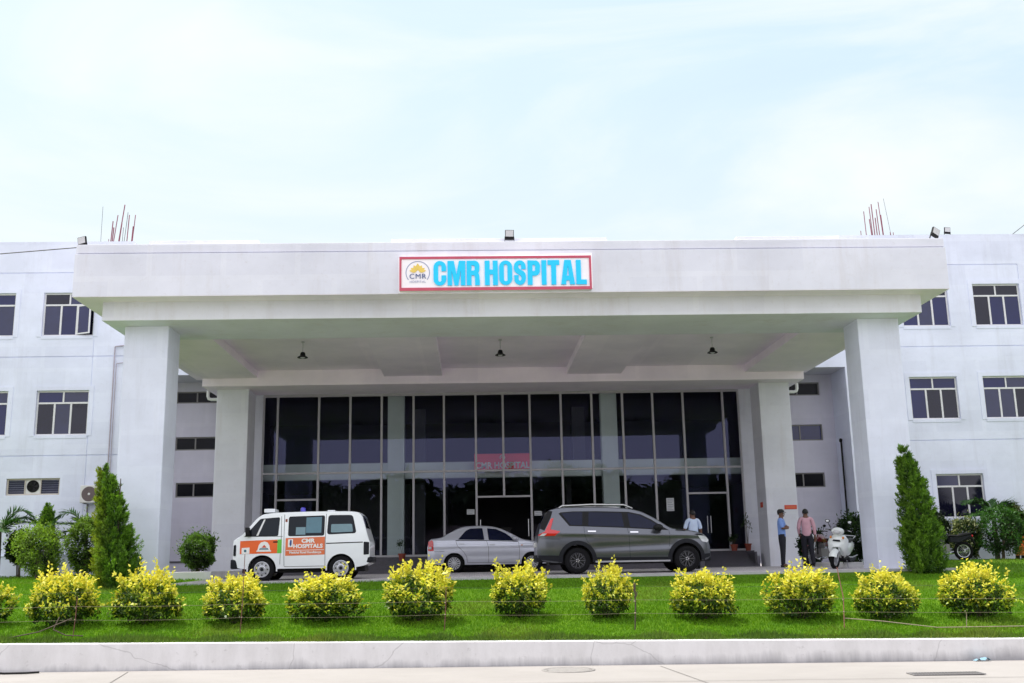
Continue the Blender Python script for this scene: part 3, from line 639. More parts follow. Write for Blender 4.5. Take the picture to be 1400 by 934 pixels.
# drain elbows of the rear beam
for x, s, lab in ((-8.69, -1, 'white drain elbow beside the top of the rear left column'), (10.99, 1, 'white drain elbow beside the top of the rear right column')):
    mb = MB(); mb.tube([(x, 35.9, 5.93), (x + s * .22, 35.9, 5.93), (x + s * .30, 35.9, 5.96), (x + s * .33, 35.9, 6.04), (x + s * .33, 35.9, 6.235)], .055, 12)
    single('drain_pipe', mb, 'pvc', lab, 'pipe', 'drain elbows', smooth=50)
mb = MB()
mb.tube([(-12.44, 36.44, 1.2), (-12.44, 36.44, 7.90), (-12.43, 36.44, 7.93), (-12.05, 36.44, 7.97)], .022, 8); mb.tube([(-12.36, 36.44, 1.2), (-12.36, 36.44, 7.3), (-12.35, 36.44, 7.33), (-12.06, 36.44, 7.36)], .014, 8); mb.tube([(-12.07, 36.44, 3.0), (-12.07, 36.44, 7.96)], .012, 8)
single('conduit', mb, 'pipe', 'thin grey conduits climbing the left wing beside the front left column', 'conduit', smooth=50)
mb = MB(); mb.tube([(13.22, 37.3, .2), (13.22, 37.3, 4.32), (13.24, 37.3, 4.40)], .035, 8); mb.ball((13.2, 37.28, 4.36), .06, .06, .08)
single('drain_pipe', mb, 'black', 'dark upright pipe in the corner behind the front right column', 'pipe', smooth=50)
# air conditioner
t0 = thing('air_conditioner', 'white outdoor air conditioner unit hung on the left wing behind the cypress', 'air conditioner', (-12.78, 36.2, 2.52))
mb = MB(); mb.box(-.40, .40, -.14, .16, 0, .58); part('casing', mb, 'ac_white', t0, bevel=.015)
mb = MB(); mb.lathe([(.04, -.147), (.24, -.147), (.25, -.141)], (-.1, 0, .29), 'y', 32)
for k in range(9): mb.lathe([(.05 + k * .022, -.152), (.058 + k * .022, -.152)], (-.1, 0, .29), 'y', 32)
part('fan_grille', mb, 'ac_grille', t0)
mb = MB(); mb.lathe([(0, -.156), (.035, -.156), (.04, -.15)], (-.1, 0, .29), 'y', 16); part('hub', mb, 'ac_white', t0)
for x in (-.28, .28):
    mb = MB(); mb.box(x - .02, x + .02, -.12, .3, -.03, -.002); mb.box(x - .02, x + .02, .26, .3, -.3, -.03); part('bracket', mb, 'frame_dk', t0)
# overhead cables
mb = MB(); mb.tube([(-19, 24.5, 7.72), (-14, 24.8, 7.70), (-11.6, 24.9, 7.80), (-9.55, 24.95, 7.98), (-9.0, 24.97, 8.03)], .012, 6); single('cable', mb, 'wire', 'dark cable running from the left edge to the left floodlight', 'cable')
mb = MB(); mb.tube([(20.0, 36.6, 11.8), (23, 34, 14.2), (36, 24, 22)], .012, 6); single('cable', mb, 'wire', 'thin cable rising from the right wing roof at the right edge', 'cable')

# ------------------------------------------------------------------ signboard
def slab_glyph(mb, outer, holes=(), y=0, d=.02, m=0):
    """flat letter with a front face and sides; polygons in (x,z)"""
    from mathutils.geometry import tessellate_polygon
    loops = [list(outer)] + [list(h) for h in holes]; vs = [p for l in loops for p in l]
    tris = tessellate_polygon([[Vector((x, z, 0)) for x, z in l] for l in loops])
    n = len(vs); mb.add([(x, y - d, z) for x, z in vs] + [(x, y, z) for x, z in vs], list(tris), m)
    o = 0; base = len(mb.v) - 2 * n
    for l in loops:
        k = len(l)
        for i in range(k): mb.f.append((base + o + i, base + o + (i + 1) % k, base + n + o + (i + 1) % k, base + n + o + i)); mb.m.append(m)
        o += k
def rrect(x0, x1, z0, z1, r, k=6, corners='abcd'):
    pts = []
    for c, cx, cz, a in (('a', x1 - r, z1 - r, 0), ('b', x0 + r, z1 - r, 90), ('c', x0 + r, z0 + r, 180), ('d', x1 - r, z0 + r, 270)):
        if c in corners: pts += [(cx + r * math.cos(R(a + 90 * i / k)), cz + r * math.sin(R(a + 90 * i / k))) for i in range(k + 1)]
        else: pts.append({'a': (x1, z1), 'b': (x0, z1), 'c': (x0, z0), 'd': (x1, z0)}[c])
    return pts
def arc(cx, cz, rx, rz, a0, a1, k=10): return [(cx + rx * math.cos(R(a0 + (a1 - a0) * i / k)), cz + rz * math.sin(R(a0 + (a1 - a0) * i / k))) for i in range(k + 1)]
def fatten(pl, d):
    """move an outline outwards by d (inwards when d is negative)"""
    n = len(pl); ar = sum(pl[i][0] * pl[(i + 1) % n][1] - pl[(i + 1) % n][0] * pl[i][1] for i in range(n)); s = 1 if ar > 0 else -1; out = []
    for i in range(n):
        a, b, c = Vector(pl[i - 1]), Vector(pl[i]), Vector(pl[(i + 1) % n]); e1 = (b - a); e2 = (c - b)
        if e1.length < 1e-6 or e2.length < 1e-6: out.append(tuple(b)); continue
        e1.normalize(); e2.normalize(); n1 = Vector((e1.y, -e1.x)) * s; n2 = Vector((e2.y, -e2.x)) * s; m_ = n1 + n2
        if m_.length < .3: out.append(tuple(b + n1 * d)); continue
        m_.normalize(); out.append(tuple(b + m_ * d / max(.6, m_.dot(n1))))
    return out
def heavy(ch):
    """condensed heavy capitals, unit height; returns (width, [(outer, holes)])"""
    s = .19
    if ch == 'C':
        w_ = .56; o = arc(w_/2, .74, w_/2, .26, 0, 180) + arc(w_/2, .26, w_/2, .26, 180, 360) + [(w_, .40), (w_ - s, .40)] + arc(w_/2, .22, w_/2 - s, .09, 0, -180, 8) + arc(w_/2, .78, w_/2 - s, .09, 180, 0, 8) + [(w_ - s, .60), (w_, .60)]
        return w_, [(o, [])]
    if ch == 'O': return .58, [(arc(.29, .74, .29, .26, 0, 180) + arc(.29, .26, .29, .26, 180, 360), [arc(.29, .80, .10, .075, 0, 180, 8) + arc(.29, .20, .10, .075, 180, 360, 8)])]
    if ch == 'M': return .80, [([(0, 0), (0, 1), (.27, 1), (.40, .42), (.53, 1), (.80, 1), (.80, 0), (.615, 0), (.615, .62), (.475, 0), (.325, 0), (.185, .62), (.185, 0)], [])]
    if ch == 'R': return .58, [([(0, 0), (0, 1), (.34, 1)] + arc(.36, .79, .21, .21, 90, 0, 6) + [(.57, .66)] + arc(.42, .62, .14, .13, 0, -50, 4) + [(.56, .40), (.575, .25), (.58, 0), (.385, 0), (.38, .34), (.34, .42), (.195, .42), (.195, 0)], [[(.195, .58), (.195, .84), (.32, .84), (.375, .79), (.375, .63), (.32, .58)]])]
    if ch == 'H': return .58, [([(0, 0), (0, 1), (.2, 1), (.2, .62), (.38, .62), (.38, 1), (.58, 1), (.58, 0), (.38, 0), (.38, .45), (.2, .45), (.2, 0)], [])]
    if ch == 'S':
        o = [(.54, .66)] + arc(.28, .76, .26, .24, 0, 180, 10) + [(.02, .68)] + [(.04, .58), (.12, .50), (.30, .40), (.355, .34), (.355, .22)] + arc(.28, .22, .075, .075, 0, -180, 6) + [(.205, .38), (.02, .38), (.02, .25)] + arc(.28, .25, .26, .25, 180, 360, 10) + [(.54, .36), (.52, .46), (.44, .54), (.26, .64), (.205, .70), (.205, .79)] + arc(.28, .79, .075, .07, 180, 0, 6) + [(.355, .66)]
        return .56, [(o, [])]
    if ch == 'P': return .56, [([(0, 0), (0, 1), (.33, 1)] + arc(.33, .77, .23, .23, 90, 0, 6) + [(.56, .60)] + arc(.33, .60, .23, .22, 0, -90, 6) + [(.2, .38), (.2, 0)], [[(.2, .54), (.2, .84), (.31, .84), (.36, .79), (.36, .59), (.31, .54)]])]
    if ch == 'I': return .20, [([(0, 0), (0, 1), (.2, 1), (.2, 0)], [])]
    if ch == 'T': return .52, [([(.16, 0), (.16, .83), (0, .83), (0, 1), (.52, 1), (.52, .83), (.36, .83), (.36, 0)], [])]
    if ch == 'A': return .62, [([(0, 0), (.17, 1), (.45, 1), (.62, 0), (.415, 0), (.395, .18), (.225, .18), (.205, 0)], [[(.245, .34), (.31, .80), (.375, .34)]])]
    if ch == 'L': return .46, [([(0, 0), (0, 1), (.2, 1), (.2, .17), (.46, .17), (.46, 0)], [])]
SX0, SX1, SZ0, SZ1 = -1.735, 2.94, 6.745, 7.60; YS = YF - .10
SO = (.6, YS, 6.70)
SG = thing('signboard', 'white signboard with a red border and large cyan CMR HOSPITAL lettering on the canopy', 'signboard', SO)
def spart(name, mb, mats, parent=None, **k): return part(name, mb, mats, parent or SG, SO, **k)
mb = MB(); mb.box(SX0, SX1, YS, YF - .012, SZ0, SZ1); pn = spart('panel', mb, 'sign_white', bevel=.006)
mb = MB(); mb.prism([(SX0 - .03, 7.60), (SX1 + .04, 7.70), (SX1 + .04, 6.80), (SX0 - .02, 6.72)], YF - .010, YF - .003); spart('backing_sheet', mb, 'sign_white')
mb = MB(); b = .05; yb0, yb1 = YS - .02, YS - .002
mb.box(SX0, SX1, yb0, yb1, SZ0, SZ0 + .075); mb.box(SX0, SX1, yb0, yb1, SZ1 - .06, SZ1); mb.box(SX0, SX0 + b, yb0, yb1, SZ0 + .075, SZ1 - .06); mb.box(SX1 - b, SX1, yb0, yb1, SZ0 + .075, SZ1 - .06); spart('border', mb, 'sign_red')
word = 'CMR HOSPITAL'; gap = .095; adv = 0; gl = []
for ch in word:
    if ch == ' ': adv += .17; continue
    wd, polys = heavy(ch); gl.append((adv, polys)); adv += wd + gap
adv -= gap; lx0, lx1, lz, lh = -.90, 2.81, 6.875, .60; kx = (lx1 - lx0) / adv
for (a, polys), ch in zip(gl, word.replace(' ', '')):
    mb = MB()
    for o, hs in polys: slab_glyph(mb, [(lx0 + (a + x) * kx, lz + z * lh) for x, z in fatten(o, .014)], [[(lx0 + (a + x) * kx, lz + z * lh) for x, z in fatten(h_, -.016)] for h_ in hs], YS - .003, .03)
    spart('letter', mb, 'cyan')
# emblem: open ring, lotus of yellow petals, CMR / HOSPITAL
def emblem(cx, cz, r, y, fn, parent=None, pale=False):
    mb = MB(); a0, a1 = -38, 218; k = 40
    ring = arc(cx, cz, r, r, a0, a1, k) + arc(cx, cz, r * .93, r * .93, a1, a0, k); slab_glyph(mb, ring, [], y, .004); e = fn('emblem', mb, 'grey_ring', parent)
    mb = MB(); kp = 0
    for ang, L, wd in ((90, .62, .19), (58, .55, .16), (122, .55, .16), (28, .56, .15), (152, .56, .15), (8, .60, .13), (172, .60, .13)):
        d = Vector((math.cos(R(ang)), math.sin(R(ang)))); q = Vector((-d.y, d.x)); base = Vector((cx, cz + r * .08)) + d * r * .10
        pts = [base + d * (L * r * u) + q * (sgn * wd * r * math.sin(PI * u ** .8)) for sgn, us in ((1, [i / 6 for i in range(7)]), (-1, [i / 6 for i in range(5, 0, -1)])) for u in us]
        slab_glyph(mb, [(p.x, p.y) for p in pts], [], y - .002 - .002 * kp, .0015); kp += 1
    fn('lotus', mb, 'yellow', e)
    mb = moved(text_mb('CMR', r * .60, 0, 1.05, 1.12), (cx, y - .022, cz - r * .52)); fn('emblem_text', mb, 'navy', e)
    mb = moved(text_mb('HOSPITAL', r * .26, 0, 1.05, 1.12), (cx, y - .010, cz - r * .86)); fn('emblem_text', mb, 'grey_ring', e)
    return e
emblem(-1.29, 7.20, .295, YS - .002, spart)
# red sign inside the lobby, notices on the glass, tags on the column
SI = (1.06, 38.6, 3.6); T = thing('lobby_sign', 'red CMR HOSPITAL sign seen through the glass above the main doors', 'sign', SI)
mb = MB(); mb.box(.05, 2.10, 38.6, 38.66, 3.60, 4.21); part('panel', mb, 'red_sign', T, SI)
mb = moved(text_mb('CMR HOSPITAL', .315, .010, .91, 1.0), (1.075, 38.597, 3.68)); part('lettering', mb, 'white_print', T, SI)
mb = MB(); slab_glyph(mb, arc(1.075, 4.07, .10, .10, -35, 215, 20) + arc(1.075, 4.07, .075, .075, 215, -35, 20), [], 38.598, .004)
for a in (90, 50, 130): slab_glyph(mb, [(1.075 + .02 * math.cos(R(a + 90)), 4.06 + .02 * math.sin(R(a + 90))), (1.075 + .06 * math.cos(R(a)), 4.06 + .06 * math.sin(R(a))), (1.075 + .02 * math.cos(R(a - 90)), 4.06 + .02 * math.sin(R(a - 90)))], [], 38.598, .004)
part('emblem', mb, 'white_print', T, SI)
for x0, x1, z0, z1, rows, lab in ((-.24, .03, 2.00, 2.18, 3, 'small white notice on the glass left of the main doors'), (2.17, 2.44, 1.92, 2.08, 2, 'small white notice on the glass right of the main doors'), (6.94, 7.21, 2.0, 2.46, 7, 'tall white notice on the glass above the bonnet of the dark grey car')):
    o = ((x0 + x1) / 2, YG, z0); T = thing('notice', lab, 'notice', o)
    mb = MB(); mb.box(x0, x1, YG - .004, YG + .008, z0, z1); part('sheet', mb, 'paper', T, o)
    mb = MB()
    for i in range(rows):
        z = z1 - (i + .7) * (z1 - z0) / (rows + .4); mb.box(x0 + .03, x1 - .03 - .04 * (i % 3 == 2), YG - .007, YG - .005, z - .008, z + .008)
    part('print', mb, 'print_grey', T, o)
for x0, x1, y, z0, z1, ax, lab in ((10.52, 10.94, 35.69, 1.88, 2.02, 'y', 'small orange red sign on the front of the rear right column'), (36.12, 36.42, 9.911, 1.98, 2.16, 'x', 'small dark red tag on the inner side of the rear right column')):
    mb = MB(); lines = MB()
    if ax == 'y':
        o = ((x0 + x1) / 2, y, z0); mb.box(x0, x1, y - .012, y - .002, z0, z1); lines.box(x0 + .04, x1 - .04, y - .015, y - .0125, z0 + .05, z1 - .05)
    else:
        o = (y, (x0 + x1) / 2, z0); mb.box(y - .012, y - .002, x0, x1, z0, z1); lines.box(y - .015, y - .0125, x0 + .03, x1 - .03, z0 + .085, z0 + .105)
    T = thing('wall_tag', lab, 'sign', o); part('plate', mb, 'red_tag', T, o); part('print_band', lines, 'orange_pale', T, o)
# ------------------------------------------------------------------ vehicles
class Shell:
    """car body as a loft along x (left to right); sides follow side(x,z) so every trim panel can be laid on it"""
    def __init__(s, top, sill, arches, W, belt, zr, tum, x0, x1, crown=.03, r=.06, yc=0):
        s.crease = lambda x, z: 0.
        s.top, s.sill, s.arches, s.W, s.belt, s.zr, s.tum, s.x0, s.x1, s.crown, s.r, s.yc = top, sill, arches, W, belt, zr, tum, x0, x1, crown, r, yc
    def lo(s, x):
        z = s.sill(x)
        for xc, zc, ra in s.arches:
            if abs(x - xc) < ra: z = max(z, zc + math.sqrt(max(0, ra * ra - (x - xc) ** 2)))
        return z
    def side(s, x, z):
        w_ = s.W(x); zb = s.belt(x)
        if z <= zb:
            u = (z - .25) / (zb - .25); return s.crease(x, z) + w_ * (1 - .055 * max(0, (.45 - u) / .45) ** 1.6 - .03 * max(0, (u - .55) / .45) ** 1.5)
        return w_ * .97 - s.tum * max(0, (z - zb) / (s.zr - zb)) ** 1.1
    def section(s, x):
        zt, zl = s.top(x), s.lo(x); r = min(s.r, (zt - zl) * .45); z1 = zt - r; zb = s.belt(x)
        n1, n2 = 18, 6; zm = min(zb, z1)
        P = [(0, zl)] + [(s.side(x, zl + (zm - zl) * i / n1), zl + (zm - zl) * i / n1) for i in range(n1 + 1)] + [(s.side(x, zm + (z1 - zm) * i / n2), zm + (z1 - zm) * i / n2) for i in range(1, n2 + 1)]
        y1 = P[-1][0]
        P += [(y1 - r * (1 - math.cos(a)), z1 + r * math.sin(a)) for a in (PI / 8, PI / 4, 3 * PI / 8, PI / 2)]
        yr = y1 - r
        P += [(yr * f, zt + s.crown * (1 - f * f)) for f in (.75, .5, .25, 0)]
        return P
    def topz(s, x, y):
        zt = s.top(x); r = s.r; y1 = s.side(x, zt - r) - r; f = min(1, abs(y) / y1); return zt + s.crown * (1 - f * f)
    def stations(s, n=70):
        xs_ = [s.x0 + (s.x1 - s.x0) * i / n for i in range(n + 1)]
        for xc, zc, ra in s.arches:
            for i in range(25):
                xs_.append(xc - (ra - 1e-4) * math.cos(PI * i / 24))
            xs_ += [xc - ra - 1e-3, xc + ra + 1e-3]
        out = []
        for x in sorted(set(xs_)):
            if s.x0 <= x <= s.x1 and (not out or x - out[-1] > 5e-4): out.append(x)
        return out
    def body(s):
        mb = MB(); rows = []
        for x in s.stations():
            P = s.section(x); full = [(x, s.yc - y, z) for y, z in P] + [(x, s.yc + y, z) for y, z in P[::-1]]
            rows.append(full)
        mb.grid(rows)
        n = len(rows[0])
        for k in (0, (len(rows) - 1) * n): mb.f.append(tuple(k + i for i in range(n))); mb.m.append(0)
        return mb
    def panel(s, poly, off=.004, sd=-1, nx=24, nz=8, thick=.0):
        """x-monotone polygon in (x,z) laid on the body side"""
        xs_ = sorted({p[0] for p in poly}); X = []
        a, b = xs_[0] + 1e-4, xs_[-1] - 1e-4
        X = sorted(set([a + (b - a) * i / nx for i in range(nx + 1)] + [x for x in xs_ if a < x < b])); mb = MB(); rows = []
        for x in X:
            zs = []
            for (xa, za), (xb, zb) in zip(poly, poly[1:] + poly[:1]):
                if xa != xb and min(xa, xb) <= x <= max(xa, xb): zs.append(za + (zb - za) * (x - xa) / (xb - xa))
            z0, z1 = min(zs), max(zs)
            rows.append([(x, s.yc + sd * (s.side(x, z0 + (z1 - z0) * j / nz) + off), z0 + (z1 - z0) * j / nz) for j in range(nz + 1)])
        mb.grid(rows); return mb
    def line(s, pts, wd=.008, off=.003, sd=-1):
        """a thin dark gap along a polyline on the side"""
        mb = MB(); P = []
        for (xa, za), (xb, zb) in zip(pts, pts[1:]):
            k = max(2, int(math.hypot(xb - xa, zb - za) / .06)); P += [(xa + (xb - xa) * i / k, za + (zb - za) * i / k) for i in range(k)]
        P.append(pts[-1])
        for (xa, za), (xb, zb) in zip(P, P[1:]):
            d = Vector((xb - xa, zb - za)).normalized(); q = Vector((-d.y, d.x)) * wd / 2
            mb.quad(*[(x, s.yc + sd * (s.side(x, z) + off), z) for x, z in ((xa - q.x, za - q.y), (xb - q.x, zb - q.y), (xb + q.x, zb + q.y), (xa + q.x, za + q.y))])
        return mb
    def flare(s, xc, zc, r0, r1, off=.012, sd=-1, a0=-12, a1=192, k=32):
        mb = MB(); rows = []
        for i in range(k + 1):
            a = R(a0 + (a1 - a0) * i / k); row = []
            for r_, o in ((r0, -.03), (r0, off), ((r0 + r1) / 2, off * 1.3), (r1, off), (r1, -.01)):
                x, z = xc + r_ * math.cos(a), zc + r_ * math.sin(a); x = min(max(x, s.x0), s.x1); row.append((x, s.yc + sd * (s.side(x, max(z, .2)) + o), z))
            rows.append(row)
        mb.grid(rows); return mb
    def top_panel(s, xa, xb, f0=.86, f1=.86, off=.005, n=12):
        mb = MB(); rows = []
        for i in range(n + 1):
            x = xa + (xb - xa) * i / n; f = f0 + (f1 - f0) * i / n; y1 = s.side(x, s.top(x) - s.r) - s.r
            rows.append([(x, s.yc + y1 * f * (j / 6 - 1), s.topz(x, y1 * f * (j / 6 - 1)) + off) for j in range(13)])
        mb.grid(rows); return mb
def wheel(parent, x, y, z, rad, wid, rim, style, sd=-1):
    """tyre (a part) with its rim (a sub-part); sd = side the rim faces"""
    mb = MB(); h = wid / 2; q = rad - rim
    mb.lathe([(rim * .96, -h * .85), (rim, -h), (rim + q * .5, -h * 1.04), (rad - .02, -h * .92), (rad, -h * .62), (rad, h * .62), (rad - .02, h * .92), (rim + q * .5, h * 1.04), (rim, h), (rim * .96, h * .85), (rim * .96, -h * .85)], (x, y, z), 'y', 40)
    for i in range(40):                               # tread blocks
        a = 2 * PI * i / 40; mb.obox((x + (rad - .001) * math.cos(a), y, z + (rad - .001) * math.sin(a)), (-.008 * math.sin(a), 0, .008 * math.cos(a)), (0, h * .6, 0), (.004 * math.cos(a), 0, .004 * math.sin(a)))
    ty = part('wheel', mb, 'rubber', parent, smooth=40)
    f = y + sd * h * .80; mb = MB(); mb2 = MB(); d = sd
    if style == 'steel':
        mb.lathe([(rim, f + d * .02), (rim * .93, f + d * .025), (rim * .86, f - d * .02), (rim * .55, f - d * .015), (rim * .50, f + d * .012), (rim * .36, f + d * .02), (rim * .30, f), (0, f)], (x, 0, z), 'y', 36)
        for i in range(8): a = 2 * PI * i / 8; mb2.obox((x + rim * .70 * math.cos(a), f - d * .008, z + rim * .70 * math.sin(a)), (-.016 * math.sin(a), 0, .016 * math.cos(a)), (0, .008, 0), (.012 * math.cos(a), 0, .012 * math.sin(a)))
        mb2.lathe([(rim * .22, f + d * .001), (rim * .22, f + d * .018), (0, f + d * .02)], (x, 0, z), 'y', 20)
        r_ = part('rim', mb, 'alloy', ty, smooth=35); part('hub', mb2, 'clad', r_) if 0 else part('hub', mb2, 'clad', ty); return ty
    if style == 'cover':
        mb.lathe([(rim, f + d * .015), (rim * .95, f + d * .025), (rim * .90, f + d * .012), (rim * .86, f + d * .003)], (x, 0, z), 'y', 36); mb.lathe([(rim * .20, f + d * .02), (rim * .15, f + d * .028), (0, f + d * .028)], (x, 0, z), 'y', 18)
        ns = 14; a_w = .055
    else:
        mb.lathe([(rim, f + d * .01), (rim * .95, f + d * .018), (rim * .90, f), (rim * .86, f - d * .03)], (x, 0, z), 'y', 36); mb.lathe([(rim * .2, f + d * .005), (rim * .12, f + d * .012), (0, f + d * .012)], (x, 0, z), 'y', 18)
        ns = 10; a_w = .05
    for i in range(ns):
        a = 2 * PI * i / ns; c = Vector((math.cos(a), 0, math.sin(a))); q = Vector((-math.sin(a), 0, math.cos(a)))
        p0 = Vector((x, f + d * .014, z)) + c * rim * .16; p1 = Vector((x, f + d * .012, z)) + c * rim * .91; dy = Vector((0, -d * .02, 0))
        w0, w1 = rim * a_w * .8, rim * a_w * 1.9
        vs = [p0 - q * w0, p0 + q * w0, p1 + q * w1, p1 - q * w1]; mb.add(vs + [v + dy for v in vs], [(0, 1, 2, 3), (0, 4, 5, 1), (1, 5, 6, 2), (2, 6, 7, 3), (3, 7, 4, 0), (4, 7, 6, 5)])
    mb2.lathe([(rim * .9, f - d * .03), (0, f - d * .03)], (x, 0, z), 'y', 30)
    part('rim', mb, 'alloy' if style == 'cover' else 'dark_alloy', ty, smooth=35); part('brake_disc', mb2, 'black', ty)
    if style != 'cover':
        m3 = MB()
        for i in range(5): a = 2 * PI * i / 5; m3.ball((x + rim * .17 * math.cos(a), f + d * .012, z + rim * .17 * math.sin(a)), .012, .008, .012, n=8, k=5)
        for i in range(10): a = 2 * PI * (i + .5) / 10; m3.ball((x + rim * .80 * math.cos(a), f + d * .012, z + rim * .80 * math.sin(a)), .007, .006, .007, n=6, k=4)
        part('wheel_bolts', m3, 'chrome', ty)
    return ty
def hw_plan(x0, x1, w_, f0, f1, r0=.35, r1=.35):
    """half width in plan: rounded at both ends (f0, f1 = share of the width left at each end)"""
    def W(x):
        a = min(1, (x - x0) / r0); b = min(1, (x1 - x) / r1)
        return w_ * (f0 + (1 - f0) * math.sin(a * PI / 2) ** .8) * (f1 + (1 - f1) * math.sin(b * PI / 2) ** .8)
    return W
def under(parent, x0, x1, w_, z0, z1, yc):
    mb = MB(); mb.box(x0, x1, yc - w_, yc + w_, z0, z1); part('underbody', mb, 'black', parent, bevel=.03)
def rounded(poly, r=.04, k=4):
    out = []; n = len(poly)
    for i in range(n):
        p0, p, p1 = Vector(poly[i - 1]), Vector(poly[i]), Vector(poly[(i + 1) % n]); a = (p0 - p); b = (p1 - p); rr = min(r, a.length * .45, b.length * .45)
        A = p + a.normalized() * rr; Bq = p + b.normalized() * rr
        for j in range(k + 1):
            u = j / k; out.append(tuple((1 - u) ** 2 * A + 2 * u * (1 - u) * p + u * u * Bq))
    return out

def build_van():
    yc = .735
    top = hermite([(.07, .98), (.14, 1.03), (.25, 1.09), (.48, 1.35), (.66, 1.54), (.78, 1.60), (1.1, 1.632), (2.0, 1.645), (2.8, 1.635), (3.02, 1.61), (3.12, 1.54), (3.20, 1.32), (3.27, 1.08), (3.31, .95), (3.33, .90)])
    sill = hermite([(.07, .42), (.2, .33), (.5, .30), (2.9, .30), (3.2, .34), (3.33, .40)])
    sh = Shell(top, sill, [(.775, .29, .345), (2.65, .29, .345)], hw_plan(.07, 3.33, .735, .92, .93, .28, .2), lin([(0, 1.06), (3.4, 1.06)]), 1.64, .115, .07, 3.33, crown=.02, r=.042, yc=yc)
    v = thing('ambulance_van', 'small white ambulance van with orange CMR HOSPITALS stickers parked left of the entrance', 'van', (-5.84, 25.86, -.065))
    body = part('body', sh.body(), 'van_white', v, smooth=42)
    under(v, .25, 3.2, .44, .2, .62, yc)
    for xw in (.775, 2.65):
        for sd in (-1, 1): wheel(v, xw, yc + sd * (.735 - .095), .29, .29, .165, .185, 'steel', sd)
    for sd in (-1, 1):
        w1 = rounded([(.36, 1.085), (.70, 1.475), (1.15, 1.505), (1.13, 1.085)], .04); w2 = rounded([(1.395, 1.075), (1.395, 1.515), (2.225, 1.53), (2.225, 1.075)], .05); w3 = rounded([(2.32, 1.10), (2.34, 1.535), (2.90, 1.53), (3.00, 1.12)], .07)
        for i, (pl_, lab) in enumerate(((w1, None), (w2, None), (w3, None))):
            c = [sum(p[0] for p in pl_) / len(pl_), sum(p[1] for p in pl_) / len(pl_)]
            seal = [(c[0] + (x - c[0]) * 1.045, c[1] + (z - c[1]) * 1.07) for x, z in pl_]
            g = part('window', sh.panel(seal, .003, sd), 'black', v, smooth=60)
            part('pane', sh.panel(pl_, .006, sd), 'van_glass', g, smooth=60)
            if i == 1: part('curtain', sh.panel([(1.80, 1.13), (1.80, 1.50), (2.17, 1.51), (2.17, 1.13)], .009, sd), 'teal', g); part('screen', sh.panel([(1.56, 1.09), (1.56, 1.27), (1.79, 1.27), (1.79, 1.09)], .009, sd), 'teal_pale', g)
            if i == 2: part('curtain', sh.panel(rounded([(2.40, 1.13), (2.40, 1.33), (2.90, 1.33), (2.93, 1.14)], .03), .009, sd), 'teal_pale', g)
            if i == 0:
                part('pillar_trim', sh.panel([(.62, 1.085), (.78, 1.47), (.82, 1.47), (.67, 1.085)], .010, sd), 'alu', g)
        for pts in ([(1.30, .36), (1.29, .75), (1.27, 1.58)], [(2.27, .36), (2.275, 1.58)], [(1.30, .345), (2.27, .345)], [(.33, 1.07), (1.25, 1.06)], [(1.20, .40), (1.22, 1.05), (1.20, 1.54)]):
            part('door_gap', sh.line(pts, .010, .003, sd), 'seam', v)
        part('side_trim', sh.line([(2.29, .875), (3.17, .89)], .022, .006, sd), 'clad', v)
        part('door_handle', sh.line([(1.03, .93), (1.14, .93)], .030, .010, sd), 'black', v)
        part('tail_light', sh.panel(rounded([(3.19, .59), (3.19, .90), (3.318, .89), (3.318, .60)], .02), .006, sd, 6), 'red_lens' if sd > 0 else 'clad', v)
        part('headlight', sh.panel(rounded([(.085, .62), (.085, .87), (.15, .88), (.15, .61)], .02), .010, sd, 6), 'clad', v)
        part('wheel_arch', sh.flare(.775, .29, .335, .365, .004, sd, -8, 188), 'van_white', v, smooth=50); part('wheel_arch', sh.flare(2.65, .29, .335, .365, .004, sd, -8, 188), 'van_white', v, smooth=50)
    # near side stickers
    st = part('sticker', sh.panel([(.245, .66), (.245, .965), (1.13, .985), (1.13, .665)], .0045), 'orange_paint', v); part('sticker', sh.panel([(1.132, .665), (1.132, .985), (1.235, .99), (1.235, .665)], .005), 'green_paint', v)
    part('emblem', sh.panel([(.66, .72), (.69, .86), (.74, .925), (.83, .945), (.90, .92), (.94, .86), (.97, .72)], .007), 'white_print', st)
    part('emblem_base', sh.panel([(.64, .705), (.64, .735), (.99, .735), (.99, .705)], .009), 'white_print', st)
    part('emblem_drop', sh.panel([(.76, .80), (.82, .87), (.88, .80)], .009), 'red_tag', st); part('emblem_wave', sh.panel([(.70, .75), (.72, .79), (.91, .79), (.93, .75)], .0085), 'teal_pale', st)
    part('label', sh.panel([(.29, .66), (.29, .80), (.475, .81), (.475, .665)], .0075), 'white_print', st); part('label_dot', sh.panel(rounded([(.345, .70), (.345, .76), (.405, .76), (.405, .70)], .02), .0095), 'teal', st)
    s2 = part('sticker', sh.panel([(1.325, .60), (1.325, 1.015), (2.262, 1.035), (2.262, .615)], .0055), 'orange_pale', v)
    ys_ = yc - sh.side(1.8, .85) - .0085
    def lettering(s_, size, bold, sx, x, z):
        mb = moved(text_mb(s_, size, bold, sx, 1.0, 'CENTER', .003), (x, 0, 0)); mb.v = [(px, yc - sh.side(px, z + pz) - .008 + py, z + pz) for px, py, pz in mb.v]; part('lettering', mb, 'white_print', s2)
    lettering('CMR', .125, .006, 1.18, 1.86, .905); lettering('HOSPITALS', .128, .005, 1.10, 1.86, .778); lettering('Medchal Road Kandlakoya', .078, .002, .92, 1.80, .650)
    part('divider', sh.panel([(1.345, .716), (1.345, .728), (2.245, .735), (2.245, .723)], .008), 'white_print', s2)
    part('badge', sh.panel([(1.385, .80), (1.385, .985), (1.50, .99), (1.50, .805)], .008), 'white_print', s2); part('badge_figure', sh.panel([(1.42, .87), (1.43, .96), (1.455, .98), (1.475, .95), (1.47, .85), (1.445, .815)], .010), 'navy', s2)
